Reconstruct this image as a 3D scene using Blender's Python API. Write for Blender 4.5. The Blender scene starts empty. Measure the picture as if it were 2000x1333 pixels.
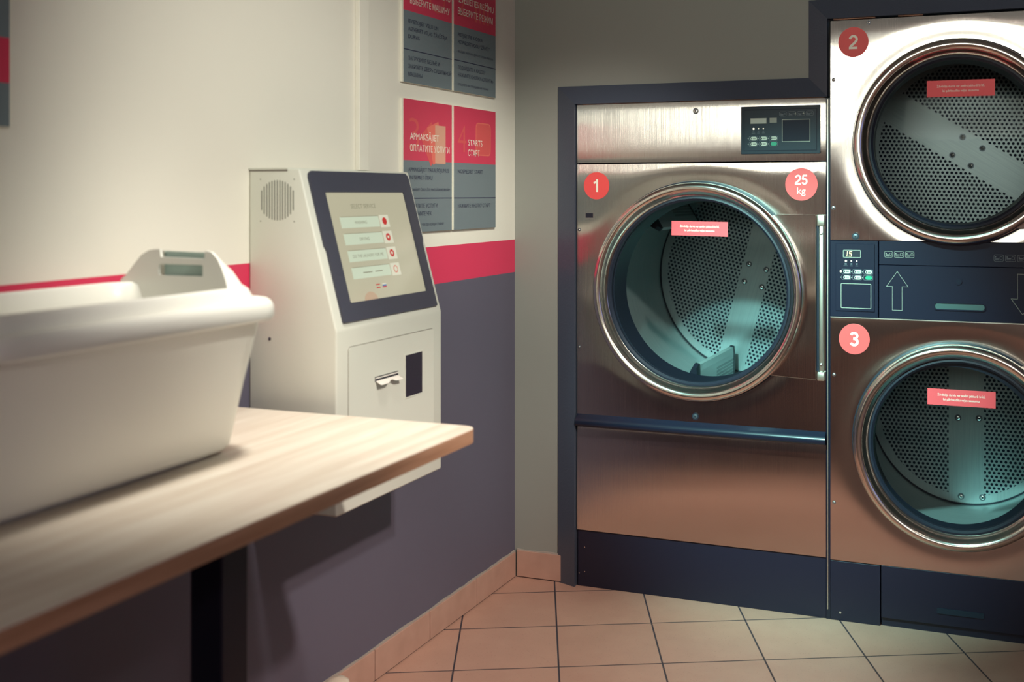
import bpy, bmesh, math, random
from mathutils import Vector, Matrix
from mathutils.geometry import tessellate_polygon
random.seed(7)
S = bpy.context.scene
COL = S.collection
PI = math.pi
def Rd(a): return math.radians(a)

# ------------------------------------------------------------ camera
TH = math.atan(790 / 2150)
cd = bpy.data.cameras.new('camera')
cam = bpy.data.objects.new('camera', cd); COL.objects.link(cam)
cam.location = (1.8302, -3.7737, 1.45)
cam.rotation_euler = (PI / 2, 0, TH)
cd.sensor_width = 36; cd.lens = 36 * 2150 / 2000
cd.shift_x = -0.11; cd.shift_y = -0.14425
cd.clip_start = 0.05
cd.dof.use_dof = True; cd.dof.focus_distance = 3.85; cd.dof.aperture_fstop = 2.6
S.camera = cam
# ------------------------------------------------------------ world, colour, lights
S.view_settings.view_transform = 'Standard'; S.view_settings.look = 'None'
S.view_settings.gamma = 1.0; S.view_settings.exposure = 0.0
S.view_settings.use_curve_mapping = False
w = bpy.data.worlds.new('world'); S.world = w; w.use_nodes = True
w.node_tree.nodes['Background'].inputs[0].default_value = (0.10, 0.20, 0.30, 1)
w.node_tree.nodes['Background'].inputs[1].default_value = 0.5
def area(name, loc, rot, sx, sy, power, col, spread=180):
    l = bpy.data.lights.new(name, 'AREA'); l.shape = 'RECTANGLE'; l.size = sx; l.size_y = sy
    l.energy = power; l.color = col; l.spread = Rd(spread)
    o = bpy.data.objects.new(name, l); COL.objects.link(o); o.location = loc; o.rotation_euler = rot
    return o
# daylight entering by the high shop window of the wall behind the camera
area('daylight_window', (2.2, -6.44, 2.36), (Rd(90), 0, 0), 3.9, 0.80, 9.5, (0.97, 1.0, 0.87), 48)
# added dim blue fill for the shadows, set at an invented side window
area('side_fill_light', (4.54, -3.3, 1.55), (0, Rd(90), 0), 1.3, 2.6, 6.0, (0.30, 0.42, 1.0))
area('rear_fill_light', (3.5, -5.4, 2.90), (0, 0, 0), 0.3, 0.3, 38, (1.0, 0.84, 0.74))  # added fill behind the camera, brightens the room mirrored in the steel
# warm ceiling lamps (their housings are built below)
LAMPS = [(0.95, -2.05), (2.6, -1.7), (3.5, -5.4)]
def spot(name, loc, tgt, power, col, ang, blend, rad):
    l = bpy.data.lights.new(name, 'SPOT'); l.energy = power; l.color = col
    l.spot_size = Rd(ang); l.spot_blend = blend; l.shadow_soft_size = rad
    o = bpy.data.objects.new(name, l); COL.objects.link(o); o.location = loc
    o.rotation_euler = (Vector(tgt) - Vector(loc)).to_track_quat('-Z', 'Y').to_euler()
    return o
WARM = (1.0, 0.83, 0.62)
SPOTS = [((2.2, -2.3, 2.72), (0.0, -1.22, 1.31), 200, (1.0, 0.985, 0.87), 48, 1.0, 0.06),  # added spot, its soft falloff leaves the wall darker towards the edges
         ((2.5, -2.3, 2.72), (0.62, -0.90, 0.02), 370, (1.0, 0.82, 0.71), 42, 1.0, 0.06),  # added spot to brighten the floor and its reflection in the steel
         ((0.85, -2.40, 2.66), (1.08, 0.10, 0.74), 1150, (0.46, 1.0, 0.92), 33, 1.0, 0.06),
         ((0.80, -1.95, 2.80), (0.38, -1.92, 0.95), 165, (1.0, 0.95, 0.85), 44, 1.0, 0.10),
         ((1.60, -1.90, 2.75), (0.12, 0.0, 1.08), 250, (1.0, 0.99, 0.86), 34, 1.0, 0.06)]  # added fill spot for the walls by the corner
for i, a in enumerate(SPOTS): spot('key_or_fill_spot', *a)

# ------------------------------------------------------------ material helpers
def mat(name, col, rough=0.5, metal=0.0, spec=0.5, aniso=0.0, emis=None, estr=0.0, coat=0.0):
    m = bpy.data.materials.new(name); m.use_nodes = True
    b = m.node_tree.nodes['Principled BSDF']
    b.inputs['Base Color'].default_value = (*col, 1)
    b.inputs['Roughness'].default_value = rough
    b.inputs['Metallic'].default_value = metal
    b.inputs['Specular IOR Level'].default_value = spec
    b.inputs['Coat Weight'].default_value = coat
    b.inputs['Anisotropic'].default_value = aniso
    if emis:
        b.inputs['Emission Color'].default_value = (*emis, 1); b.inputs['Emission Strength'].default_value = estr
    return m
class N:
    """tiny node helper"""
    def __init__(s, m): s.t = m.node_tree; s.n = s.t.nodes; s.l = s.t.links; s.b = s.n['Principled BSDF']
    def add(s, ty, **k):
        n = s.n.new(ty)
        for a, v in k.items(): setattr(n, a, v)
        return n
    def link(s, a, b): s.l.new(a, b)
    def put(s, sock, v):
        if isinstance(v, (int, float)): sock.default_value = v
        elif isinstance(v, (tuple, list)): sock.default_value = v
        else: s.l.new(v, sock)
    def math(s, op, a, b=0.0, c=0.0, clamp=False):
        n = s.n.new('ShaderNodeMath'); n.operation = op; n.use_clamp = clamp
        s.put(n.inputs[0], a); s.put(n.inputs[1], b); s.put(n.inputs[2], c)
        return n.outputs[0]
    def vmath(s, op, a, b=(0, 0, 0)):
        n = s.n.new('ShaderNodeVectorMath'); n.operation = op
        s.put(n.inputs[0], a); s.put(n.inputs[1], b)
        return n
    def noise(s, vec, scale, detail=3, rough=0.5, dim=None):
        n = s.n.new('ShaderNodeTexNoise'); s.put(n.inputs['Vector'], vec)
        n.inputs['Scale'].default_value = scale; n.inputs['Detail'].default_value = detail; n.inputs['Roughness'].default_value = rough
        return n.outputs['Fac']
    def mapping(s, vec, loc=(0, 0, 0), rot=(0, 0, 0), sc=(1, 1, 1)):
        n = s.n.new('ShaderNodeMapping'); s.put(n.inputs[0], vec)
        n.inputs[1].default_value = loc; n.inputs[2].default_value = rot; n.inputs[3].default_value = sc
        return n.outputs[0]
    def coord(s, k='Object'): return s.n.new('ShaderNodeTexCoord').outputs[k]
    def pos(s): return s.n.new('ShaderNodeNewGeometry').outputs['Position']
    def mix(s, f, a, b):
        n = s.n.new('ShaderNodeMix'); n.data_type = 'RGBA'
        s.put(n.inputs[0], f); s.put(n.inputs[6], a); s.put(n.inputs[7], b)
        return n.outputs[2]
    def ramp(s, f, stops):
        n = s.n.new('ShaderNodeValToRGB'); s.put(n.inputs[0], f)
        e = n.color_ramp.elements
        while len(e) < len(stops): e.new(0.5)
        for i, (p, c) in enumerate(stops): e[i].position = p; e[i].color = c if len(c) == 4 else (*c, 1)
        return n.outputs[0]
    def rng(s, v, a, b, c, d):
        n = s.n.new('ShaderNodeMapRange'); s.put(n.inputs[0], v)
        for i, k in enumerate((a, b, c, d)): n.inputs[i + 1].default_value = k
        return n.outputs[0]
    def bump(s, h, strength=0.3, dist=0.01):
        n = s.n.new('ShaderNodeBump'); n.inputs['Strength'].default_value = strength; n.inputs['Distance'].default_value = dist
        s.put(n.inputs['Height'], h); s.link(n.outputs[0], s.b.inputs['Normal']); return n

def c4(c): return (*c, 1)
# --- painted walls
def paint(name, col, rough=0.6, amp=0.06, bump=0.12, bscale=220):
    m = mat(name, col, rough, spec=0.35); n = N(m); p = n.pos()
    f = n.noise(p, 1.7, 4)
    n.link(n.mix(f, c4(tuple(c * (1 - amp) for c in col)), c4(tuple(min(1, c * (1 + amp)) for c in col))), n.b.inputs['Base Color'])
    n.bump(n.noise(p, bscale, 2), bump, 0.001)
    return m
WHITE_W = (0.80, 0.77, 0.68); RED = (0.52, 0.032, 0.090); GREY_L = (0.120, 0.108, 0.128)
def left_wall_mat():
    m = mat('left_wall_paint', WHITE_W, 0.55, spec=0.35); n = N(m); p = n.pos()
    z = n.add('ShaderNodeSeparateXYZ'); n.link(p, z.inputs[0]); z = z.outputs[2]
    f = n.noise(p, 1.3, 4)
    wh = n.mix(f, (0.77, 0.74, 0.65, 1), (0.83, 0.80, 0.71, 1))
    gr = n.mix(f, (0.100, 0.092, 0.132, 1), (0.118, 0.108, 0.150, 1))
    low = n.mix(n.math('GREATER_THAN', z, 1.1520), gr, (0.66, 0.040, 0.105, 1))
    n.link(n.mix(n.math('GREATER_THAN', z, 1.2755), low, wh), n.b.inputs['Base Color'])
    n.bump(n.noise(p, 160, 2), 0.10, 0.001)
    return m
M = {}
M['left_wall'] = left_wall_mat()
M['grey_wall'] = paint('grey_green_wall_paint', (0.260, 0.265, 0.240), 0.55, 0.05, 0.15)
M['ceiling'] = paint('ceiling_paint', (0.30, 0.31, 0.33))
M['far_wall'] = paint('far_wall_paint', (0.42, 0.37, 0.33))
# --- floor tiles
def floor_mat():
    m = mat('terracotta_floor_tiles', (0.45, 0.23, 0.16), 0.42, spec=0.45); n = N(m)
    p = n.pos(); a = Rd(24.8); pitch = 0.3195
    d = n.vmath('SUBTRACT', p, (0.21093, -0.10197, 0)).outputs[0]
    def axis(v):
        dt = n.vmath('DOT_PRODUCT', d, v).outputs['Value']
        k = n.math('DIVIDE', dt, pitch)
        fr = n.math('FRACT', k); fl = n.math('FLOOR', k)
        e = n.math('SUBTRACT', 0.5, n.math('ABSOLUTE', n.math('SUBTRACT', fr, 0.5)))
        return n.math('MULTIPLY', e, pitch), fl
    e1, f1 = axis((math.cos(a), math.sin(a), 0)); e2, f2 = axis((math.sin(a), -math.cos(a), 0))
    e = n.math('MINIMUM', e1, e2)
    tile = n.rng(e, 0.0018, 0.0036, 0, 1)
    cx = n.add('ShaderNodeCombineXYZ'); n.link(f1, cx.inputs[0]); n.link(f2, cx.inputs[1])
    wn = n.add('ShaderNodeTexWhiteNoise'); n.link(cx.outputs[0], wn.inputs['Vector'])
    v = n.math('ADD', n.math('MULTIPLY', n.noise(p, 9, 5, 0.6), 0.7), n.math('MULTIPLY', wn.outputs['Value'], 0.3))
    c = n.mix(v, (0.42, 0.235, 0.175, 1), (0.58, 0.350, 0.270, 1))
    sp = n.math('GREATER_THAN', n.noise(p, 210, 1), 0.70)
    c = n.mix(n.math('MULTIPLY', sp, 0.35), c, (0.14, 0.075, 0.06, 1))
    n.link(n.mix(tile, (0.035, 0.030, 0.045, 1), c), n.b.inputs['Base Color'])
    n.link(n.rng(tile, 0, 1, 0.8, 0.40), n.b.inputs['Roughness'])
    h = n.math('ADD', tile, n.math('MULTIPLY', n.noise(p, 60, 3), 0.12))
    n.bump(h, 0.5, 0.002)
    return m
M['floor'] = floor_mat()
def skirt_mat():
    m = mat('terracotta_skirting', (0.42, 0.22, 0.16), 0.5, spec=0.4); n = N(m); p = n.pos()
    n.link(n.mix(n.noise(p, 12, 5), (0.36, 0.21, 0.160, 1), (0.52, 0.32, 0.25, 1)), n.b.inputs['Base Color'])
    n.bump(n.noise(p, 90, 3), 0.12, 0.001); return m
M['skirt'] = skirt_mat()
M['grout'] = mat('dark_grout', (0.04, 0.035, 0.05), 0.8)
M['putty'] = mat('pale_putty', (0.36, 0.31, 0.27), 0.8)
# --- stainless sheet: vertical grain, slightly wavy
def steel(name, col, rough, aniso, wav=0.25, tangent=(1, 0, 0), grain=True, wscale=2.2):
    m = mat(name, col, rough, 1.0, aniso=aniso); n = N(m); p = n.pos()
    cx = n.add('ShaderNodeCombineXYZ')
    for i in range(3): cx.inputs[i].default_value = tangent[i]
    n.link(cx.outputs[0], n.b.inputs['Tangent'])
    big = n.noise(n.mapping(p, sc=(0.45, 1, 1.0)), wscale, 1, 0.4)
    h = n.math('MULTIPLY', big, 1.0)
    bn = n.bump(h, wav, 0.02)
    if grain:
        fine = n.noise(n.mapping(p, sc=(900, 3, 3)), 1.0, 1)
        b2 = n.bump(fine, 1.0, 0.00022); n.link(bn.outputs[0], b2.inputs['Normal']); n.link(b2.outputs[0], n.b.inputs['Normal'])
    if grain:
        g = n.noise(n.mapping(p, sc=(420, 30, 6)), 1.0, 3)
        sm = n.noise(n.mapping(p, sc=(6, 6, 9)), 1.0, 4, 0.6)
        f = n.math('ADD', n.math('MULTIPLY', g, 0.5), n.math('MULTIPLY', sm, 0.5))
        n.link(n.rng(f, 0.3, 0.7, rough * 0.86, rough * 1.16), n.b.inputs['Roughness'])
        n.link(n.mix(f, c4(tuple(c * 0.93 for c in col)), c4(tuple(min(1, c * 1.05) for c in col))), n.b.inputs['Base Color'])
    return m
M['steel'] = steel('brushed_steel_sheet', (0.70, 0.66, 0.62), 0.17, 1.0)
M['chrome'] = steel('polished_door_ring', (0.80, 0.74, 0.68), 0.17, 0.0, 0.10, grain=False, wscale=9)
M['alu'] = mat('satin_aluminium', (0.72, 0.68, 0.60), 0.36, 1.0)
M['bolt'] = mat('bolt_steel', (0.62, 0.60, 0.58), 0.25, 1.0)
M['darkbolt'] = mat('dark_bolt', (0.10, 0.11, 0.13), 0.4, 0.7)
# --- perforated drum steel; UVs are metres
def drum_mat(name, mode, half_strip=0.065, rad=0.42):
    col = (0.62, 0.66, 0.66)
    m = mat(name, col, 0.34, 1.0); n = N(m)
    uv = n.coord('UV'); sp = n.add('ShaderNodeSeparateXYZ'); n.link(uv, sp.inputs[0])
    pu = 0.0172; pv = pu * math.sqrt(3)
    def lat(ox, oy):
        def cell(s, o, p):
            k = n.math('FRACT', n.math('ADD', n.math('DIVIDE', s, p), o + 100.0))
            return n.math('MULTIPLY', n.math('SUBTRACT', k, 0.5), p)
        x = cell(sp.outputs[0], ox, pu); y = cell(sp.outputs[1], oy, pv)
        return n.math('SQRT', n.math('ADD', n.math('MULTIPLY', x, x), n.math('MULTIPLY', y, y)))
    d = n.math('MINIMUM', lat(0, 0), lat(0.5, 0.5))
    hole = n.rng(d, 0.0048, 0.0060, 1, 0)
    if mode == 'back':
        r = n.math('SQRT', n.math('ADD', n.math('MULTIPLY', sp.outputs[0], sp.outputs[0]), n.math('MULTIPLY', sp.outputs[1], sp.outputs[1])))
        mask = n.math('MULTIPLY', n.math('GREATER_THAN', n.math('ABSOLUTE', sp.outputs[0]), half_strip), n.math('LESS_THAN', r, rad - 0.035))
        grain = n.noise(n.mapping(uv, sc=(160, 6, 1)), 1.0, 3)
    else:
        mask = n.math('MULTIPLY', n.math('GREATER_THAN', sp.outputs[1], 0.03), n.math('LESS_THAN', sp.outputs[1], 0.20))
        grain = n.noise(n.mapping(uv, sc=(6, 160, 1)), 1.0, 3)
    f = n.math('MULTIPLY', hole, mask)
    base = n.mix(grain, (0.27, 0.31, 0.32, 1), (0.40, 0.44, 0.44, 1))
    n.link(n.mix(f, base, (0.012, 0.014, 0.03, 1)), n.b.inputs['Base Color'])
    n.link(n.rng(f, 0, 1, 0.50, 0.0), n.b.inputs['Metallic'])
    n.link(n.rng(f, 0, 1, 0.40, 0.7), n.b.inputs['Roughness'])
    n.link(n.rng(f, 0, 1, 0.5, 0.1), n.b.inputs['Specular IOR Level'])
    return m
M['drum_wall'] = drum_mat('drum_wall_steel', 'wall')
M['drum_back'] = drum_mat('large_drum_back_steel', 'back', 0.060, 0.42)
M['drum_back_s'] = drum_mat('small_drum_back_steel', 'back', 0.066, 0.37)
def slot_mat():
    m = mat('lifter_steel', (0.42, 0.50, 0.50), 0.3, 0.2); n = N(m)
    uv = n.coord('UV'); sp = n.add('ShaderNodeSeparateXYZ'); n.link(uv, sp.inputs[0])
    x = n.math('FRACT', n.math('DIVIDE', n.math('ADD', sp.outputs[0], 10), 0.0085)); y = n.math('FRACT', n.math('DIVIDE', n.math('ADD', sp.outputs[1], 10), 0.013))
    hole = n.math('MULTIPLY', n.math('LESS_THAN', n.math('ABSOLUTE', n.math('SUBTRACT', x, 0.5)), 0.28), n.math('LESS_THAN', n.math('ABSOLUTE', n.math('SUBTRACT', y, 0.5)), 0.36))
    reg = n.math('MULTIPLY', n.math('GREATER_THAN', sp.outputs[0], 0.24), n.math('LESS_THAN', sp.outputs[0], 0.52))
    reg = n.math('MULTIPLY', reg, n.math('GREATER_THAN', sp.outputs[1], 0.012)); reg = n.math('MULTIPLY', reg, n.math('LESS_THAN', sp.outputs[1], 0.075))
    f = n.math('MULTIPLY', hole, reg)
    n.link(n.mix(f, (0.42, 0.50, 0.50, 1), (0.01, 0.012, 0.025, 1)), n.b.inputs['Base Color'])
    return m
M['lifter'] = slot_mat()
M['black'] = mat('black_navy_enamel', (0.011, 0.011, 0.025), 0.35, spec=0.4)
M['panel_black'] = mat('control_band_black', (0.010, 0.010, 0.024), 0.42, spec=0.18)
M['panel_teal'] = mat('control_panel_dark_teal', (0.013, 0.022, 0.036), 0.40, spec=0.3)
M['rubber'] = mat('black_rubber', (0.012, 0.013, 0.024), 0.42, spec=0.35)
M['void'] = mat('dark_cabinet_inside', (0.012, 0.013, 0.026), 0.7, spec=0.2)
M['bar'] = mat('black_gloss_bar', (0.008, 0.010, 0.022), 0.22, spec=0.4)
M['trim'] = mat('dark_grey_gloss_casing', (0.060, 0.070, 0.100), 0.30, spec=0.5)
_n = N(M['trim']); _n.bump(_n.noise(_n.pos(), 130, 3), 0.35, 0.002)
M['foam'] = mat('tan_foam', (0.55, 0.30, 0.20), 0.9)
M['line'] = mat('pale_print_line', (0.36, 0.35, 0.29), 0.5)
M['dimline'] = mat('dim_print_line', (0.13, 0.14, 0.16), 0.5)
M['arrowline'] = mat('arrow_print_line', (0.30, 0.29, 0.25), 0.5)
M['sticker'] = mat('coral_sticker', (0.80, 0.085, 0.085), 0.45, spec=0.4)
M['label'] = mat('coral_label', (0.84, 0.085, 0.10), 0.5, spec=0.4)
M['white_print'] = mat('white_print', (0.88, 0.84, 0.72), 0.5)
M['pale_button'] = mat('pale_button', (0.62, 0.60, 0.50), 0.4)
M['green_button'] = mat('green_button', (0.02, 0.30, 0.17), 0.35)
M['led'] = mat('warm_led', (0.9, 0.8, 0.6), 0.4, emis=(1, 0.88, 0.62), estr=1.4)
M['digit'] = mat('lit_digits', (0.9, 0.7, 0.3), 0.4, emis=(1, 0.80, 0.38), estr=1.6)
M['lcd'] = mat('lcd_window', (0.50, 0.50, 0.44), 0.15)
M['lcd_grey'] = mat('grey_window', (0.26, 0.25, 0.21), 0.3)
M['kiosk'] = paint('kiosk_powder_coat', (0.68, 0.69, 0.61), 0.42, 0.02, 0.08, 500)
M['kiosk_shadow'] = mat('kiosk_seam', (0.22, 0.20, 0.17), 0.6)
M['grille_slot'] = mat('grille_slot', (0.27, 0.28, 0.24), 0.7)
M['bezel'] = mat('kiosk_bezel', (0.055, 0.058, 0.085), 0.42, spec=0.4)
M['paper'] = mat('receipt_paper', (0.82, 0.78, 0.72), 0.7)
M['reader'] = mat('reader_glass', (0.030, 0.022, 0.038), 0.35, spec=0.2)
def screen_m(name, col, s=0.75):
    m = mat(name, tuple(c * 0.3 for c in col), 0.12, emis=col, estr=s, spec=0.5); return m
M['scr_bg'] = screen_m('screen_background', (0.56, 0.53, 0.38), 0.62)
M['scr_btn'] = screen_m('screen_button', (0.60, 0.68, 0.52), 0.72)
M['scr_btn_pale'] = screen_m('screen_icon_cell', (0.70, 0.69, 0.54), 0.72)
M['scr_red'] = screen_m('screen_red', (0.50, 0.035, 0.03), 0.8)
M['scr_pink'] = screen_m('screen_pink', (0.62, 0.25, 0.18), 0.8)
M['scr_txt'] = screen_m('screen_text', (0.26, 0.25, 0.17), 0.7)
M['scr_blue'] = screen_m('screen_blue', (0.02, 0.20, 0.42), 0.8)
M['scr_tan'] = screen_m('screen_tan_disc', (0.55, 0.40, 0.27), 0.65)
M['sign_board'] = mat('sign_white_board', (0.82, 0.80, 0.68), 0.5)
M['sign_red'] = mat('sign_red_print', (0.64, 0.045, 0.100), 0.45, spec=0.35)
M['sign_grey'] = mat('sign_grey_print', (0.165, 0.205, 0.225), 0.45, spec=0.35)
M['sign_dark'] = mat('sign_dark_lettering', (0.025, 0.030, 0.07), 0.5)
M['sign_coral'] = mat('sign_coral_print', (0.68, 0.09, 0.09), 0.5)
M['sign_coral_edge'] = mat('sign_bright_coral_print', (0.76, 0.16, 0.12), 0.5)
M['sign_tan'] = mat('sign_tan_print', (0.68, 0.34, 0.24), 0.5)
M['basket'] = mat('white_basket_plastic', (0.82, 0.81, 0.74), 0.33, spec=0.45, coat=0.15)
M['grip'] = mat('pale_grey_green_grip', (0.36, 0.47, 0.42), 0.5)
M['lamp_case'] = mat('lamp_housing', (0.7, 0.7, 0.68), 0.4)
M['lamp_glow'] = mat('lamp_diffuser', (0.9, 0.85, 0.7), 0.5, emis=(1.0, 0.84, 0.62), estr=1.2)
M['pipe'] = mat('cream_pipe', (0.62, 0.52, 0.42), 0.4)
def wood(name, c1, c2, sc, rough=0.42, spec=0.4):
    m = mat(name, c1, rough, spec=spec); n = N(m); p = n.pos()
    g = n.noise(n.mapping(p, sc=sc), 1.0, 6, 0.62)
    n.link(n.ramp(g, [(0.30, c1), (0.52, tuple((a + b) / 2 for a, b in zip(c1, c2))), (0.70, c2)]), n.b.inputs['Base Color'])
    return m
M['table_top'] = wood('pale_oak_laminate', (0.62, 0.52, 0.42), (0.80, 0.74, 0.64), (26, 1.6, 26), 0.40)
M['table_edge'] = wood('brown_oak_edge_band', (0.34, 0.17, 0.095), (0.52, 0.30, 0.19), (30, 3.5, 90), 0.5)
M['leg'] = mat('black_table_leg', (0.012, 0.013, 0.028), 0.45, spec=0.3)
M['winframe'] = mat('window_frame_paint', (0.5, 0.5, 0.48), 0.5)
def glass_mat():
    m = bpy.data.materials.new('door_glass'); m.use_nodes = True; t = m.node_tree; t.nodes.clear()
    o = t.nodes.new('ShaderNodeOutputMaterial'); mx = t.nodes.new('ShaderNodeMixShader')
    tr = t.nodes.new('ShaderNodeBsdfTransparent'); tr.inputs[0].default_value = (0.86, 0.92, 0.92, 1)
    gl = t.nodes.new('ShaderNodeBsdfGlossy'); gl.inputs['Roughness'].default_value = 0.03
    lw = t.nodes.new('ShaderNodeLayerWeight'); fr = t.nodes.new('ShaderNodeMath'); fr.operation = 'POWER'; fr.inputs[1].default_value = 4.0
    t.links.new(lw.outputs['Facing'], fr.inputs[0])
    ad = t.nodes.new('ShaderNodeMath'); ad.operation = 'MULTIPLY_ADD'; ad.inputs[1].default_value = 0.7; ad.inputs[2].default_value = 0.003
    t.links.new(fr.outputs[0], ad.inputs[0]); t.links.new(ad.outputs[0], mx.inputs[0])
    t.links.new(tr.outputs[0], mx.inputs[1]); t.links.new(gl.outputs[0], mx.inputs[2]); t.links.new(mx.outputs[0], o.inputs[0])
    return m
M['glass'] = glass_mat()

# ------------------------------------------------------------ mesh helpers
class Fr:
    """a drawing plane in the world: origin, right, up, outward normal"""
    def __init__(s, O, R, U): s.O = Vector(O); s.R = Vector(R).normalized(); s.U = Vector(U).normalized(); s.N = s.R.cross(s.U)
    def p(s, u, v, n=0.0): return s.O + s.R * u + s.U * v + s.N * n
    def at(s, u, v, n=0.0, rot=0.0):
        f = Fr(s.p(u, v, n), s.R, s.U)
        if rot:
            c, k = math.cos(rot), math.sin(rot); f.R, f.U = s.R * c + s.U * k, s.U * c - s.R * k
        return f
FACE = Fr((0, -0.02, 0), (1, 0, 0), (0, 0, 1))       # front plane of the dryers: u = x, v = z
LW = Fr((0, 0, 0), (0, 1, 0), (0, 0, 1))             # left wall: u = y, v = z
class MB:
    def __init__(s): s.bm = bmesh.new(); s.mats = []; s.cur = 0; s.nf = 0; s.uv = s.bm.loops.layers.uv.new('UVMap')
    def m(s, key):
        s._flush()
        if key not in s.mats: s.mats.append(key)
        s.cur = s.mats.index(key); return s
    def _flush(s):      # 0 marks a face not yet assigned; slots are stored plus one until the object is made
        for f in s.bm.faces:
            if f.material_index == 0: f.material_index = s.cur + 1
    def face(s, pts, uvs=None):
        f = s.bm.faces.new([s.bm.verts.new(p) for p in pts])
        if uvs:
            for l, q in zip(f.loops, uvs): l[s.uv].uv = q
        return f
    def prism(s, fr, pts, n0, n1, bev=0.0, seg=2):
        lo = [s.bm.verts.new(fr.p(u, v, n0)) for u, v in pts]; hi = [s.bm.verts.new(fr.p(u, v, n1)) for u, v in pts]
        k = len(pts); fs = [s.bm.faces.new(hi), s.bm.faces.new(lo[::-1])]
        for i in range(k): fs.append(s.bm.faces.new((lo[i], lo[(i + 1) % k], hi[(i + 1) % k], hi[i])))
        if bev:
            es = set(e for f in fs for e in f.edges)
            s._flush()
            r = bmesh.ops.bevel(s.bm, geom=list(es), offset=bev, segments=seg, profile=0.5, affect='EDGES', clamp_overlap=True)
            for f in r['faces']: f.material_index = s.cur + 1
        return s
    def rect(s, fr, u0, v0, u1, v1, n0, n1, bev=0.0, seg=2):
        return s.prism(fr, [(u0, v0), (u1, v0), (u1, v1), (u0, v1)], n0, n1, bev, seg)
    def box(s, x0, y0, z0, x1, y1, z1, bev=0.0, seg=2):
        return s.prism(Fr((0, 0, 0), (1, 0, 0), (0, 1, 0)), [(x0, y0), (x1, y0), (x1, y1), (x0, y1)], z0, z1, bev, seg)
    def disc(s, fr, r, n0, n1, seg=48, rx=1.0):
        return s.prism(fr, [(r * rx * math.cos(2 * PI * i / seg), r * math.sin(2 * PI * i / seg)) for i in range(seg)], n0, n1)
    def rrect(s, fr, u0, v0, u1, v1, r, n0, n1, k=6):
        return s.prism(fr, rrpts(u0, v0, u1, v1, r, k), n0, n1)
    def outline(s, fr, pts, wd, n0, n1):
        """closed thin line around a polygon (pts ccw), wd wide inward"""
        inn = inset(pts, wd); k = len(pts)
        for i in range(k):
            j = (i + 1) % k
            s.prism(fr, [pts[i], pts[j], inn[j], inn[i]], n0, n1)
        return s
    def lathe(s, fr, prof, seg=96, uvmode=None, a0=0.0, a1=2 * PI):
        full = abs(a1 - a0 - 2 * PI) < 1e-6
        cnt = seg if full else seg + 1
        rings = []
        for r, n in prof:
            rings.append([s.bm.verts.new(fr.p(r * math.cos(a0 + (a1 - a0) * i / seg), r * math.sin(a0 + (a1 - a0) * i / seg), n)) for i in range(cnt)])
        for j in range(len(prof) - 1):
            for i in range(seg):
                k = (i + 1) % cnt
                f = s.bm.faces.new((rings[j][i], rings[j][k], rings[j + 1][k], rings[j + 1][i]))
                if uvmode:
                    R0 = prof[j][0]; a = [(a1 - a0) * i / seg * R0, (a1 - a0) * (i + 1) / seg * R0]
                    q = [(a[0], -prof[j][1]), (a[1], -prof[j][1]), (a[1], -prof[j + 1][1]), (a[0], -prof[j + 1][1])]
                    for l, c in zip(f.loops, q): l[s.uv].uv = c
        return s
    def plate(s, fr, outer, holes, n0, n1):
        loops = [outer] + holes
        tri = tessellate_polygon([[Vector((u, v, 0)) for u, v in lp] for lp in loops])
        flat = [p for lp in loops for p in lp]
        hi = [s.bm.verts.new(fr.p(u, v, n1)) for u, v in flat]; lo = [s.bm.verts.new(fr.p(u, v, n0)) for u, v in flat]
        for t in tri:
            try:
                s.bm.faces.new([hi[i] for i in t]); s.bm.faces.new([lo[i] for i in t[::-1]])
            except ValueError: pass
        o = 0
        for lp in loops:
            k = len(lp)
            for i in range(k):
                a, b = o + i, o + (i + 1) % k
                s.bm.faces.new((lo[a], lo[b], hi[b], hi[a]))
            o += k
        return s
    def tube(s, pts, r, seg=10):
        pts = [Vector(p) for p in pts]; rings = []
        for i, p in enumerate(pts):
            t = (pts[min(i + 1, len(pts) - 1)] - pts[max(i - 1, 0)]).normalized()
            a = t.orthogonal().normalized(); b = t.cross(a)
            rings.append([s.bm.verts.new(p + (a * math.cos(2 * PI * k / seg) + b * math.sin(2 * PI * k / seg)) * r) for k in range(seg)])
        for i in range(len(rings) - 1):
            for k in range(seg): s.bm.faces.new((rings[i][k], rings[i][(k + 1) % seg], rings[i + 1][(k + 1) % seg], rings[i + 1][k]))
        s.bm.faces.new(rings[0][::-1]); s.bm.faces.new(rings[-1]); return s
    def loft(s, loops, cap0=True, cap1=True, close=True):
        rs = [[s.bm.verts.new(p) for p in lp] for lp in loops]
        k = len(loops[0])
        for j in range(len(rs) - 1):
            for i in range(k if close else k - 1):
                s.bm.faces.new((rs[j][i], rs[j][(i + 1) % k], rs[j + 1][(i + 1) % k], rs[j + 1][i]))
        if cap0: s.bm.faces.new(rs[0][::-1])
        if cap1: s.bm.faces.new(rs[-1])
        return s
    def text(s, fr, txt, u, v, h, wd=None, align='LEFT', bold=0.0, n=0.0006, sx=1.0, slant=0.0):
        """lettering with cap height h at (u,v) baseline; wd = target total width"""
        c = bpy.data.curves.new('t', 'FONT'); c.body = txt; c.size = 1.0; c.align_x = 'LEFT'; c.offset = bold; c.resolution_u = 3
        c.extrude = 0.0; c.fill_mode = 'FRONT'; c.shear = slant
        o = bpy.data.objects.new('t', c); COL.objects.link(o)
        dg = bpy.context.evaluated_depsgraph_get(); me = o.evaluated_get(dg).to_mesh()
        vs = [q.co.copy() for q in me.vertices]; fs = [tuple(f.vertices) for f in me.polygons]
        o.evaluated_get(dg).to_mesh_clear(); bpy.data.objects.remove(o); bpy.data.curves.remove(c)
        if not vs: return s
        x0 = min(q.x for q in vs); x1 = max(q.x for q in vs)
        sc = h / 0.729
        kx = sc * sx
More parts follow.
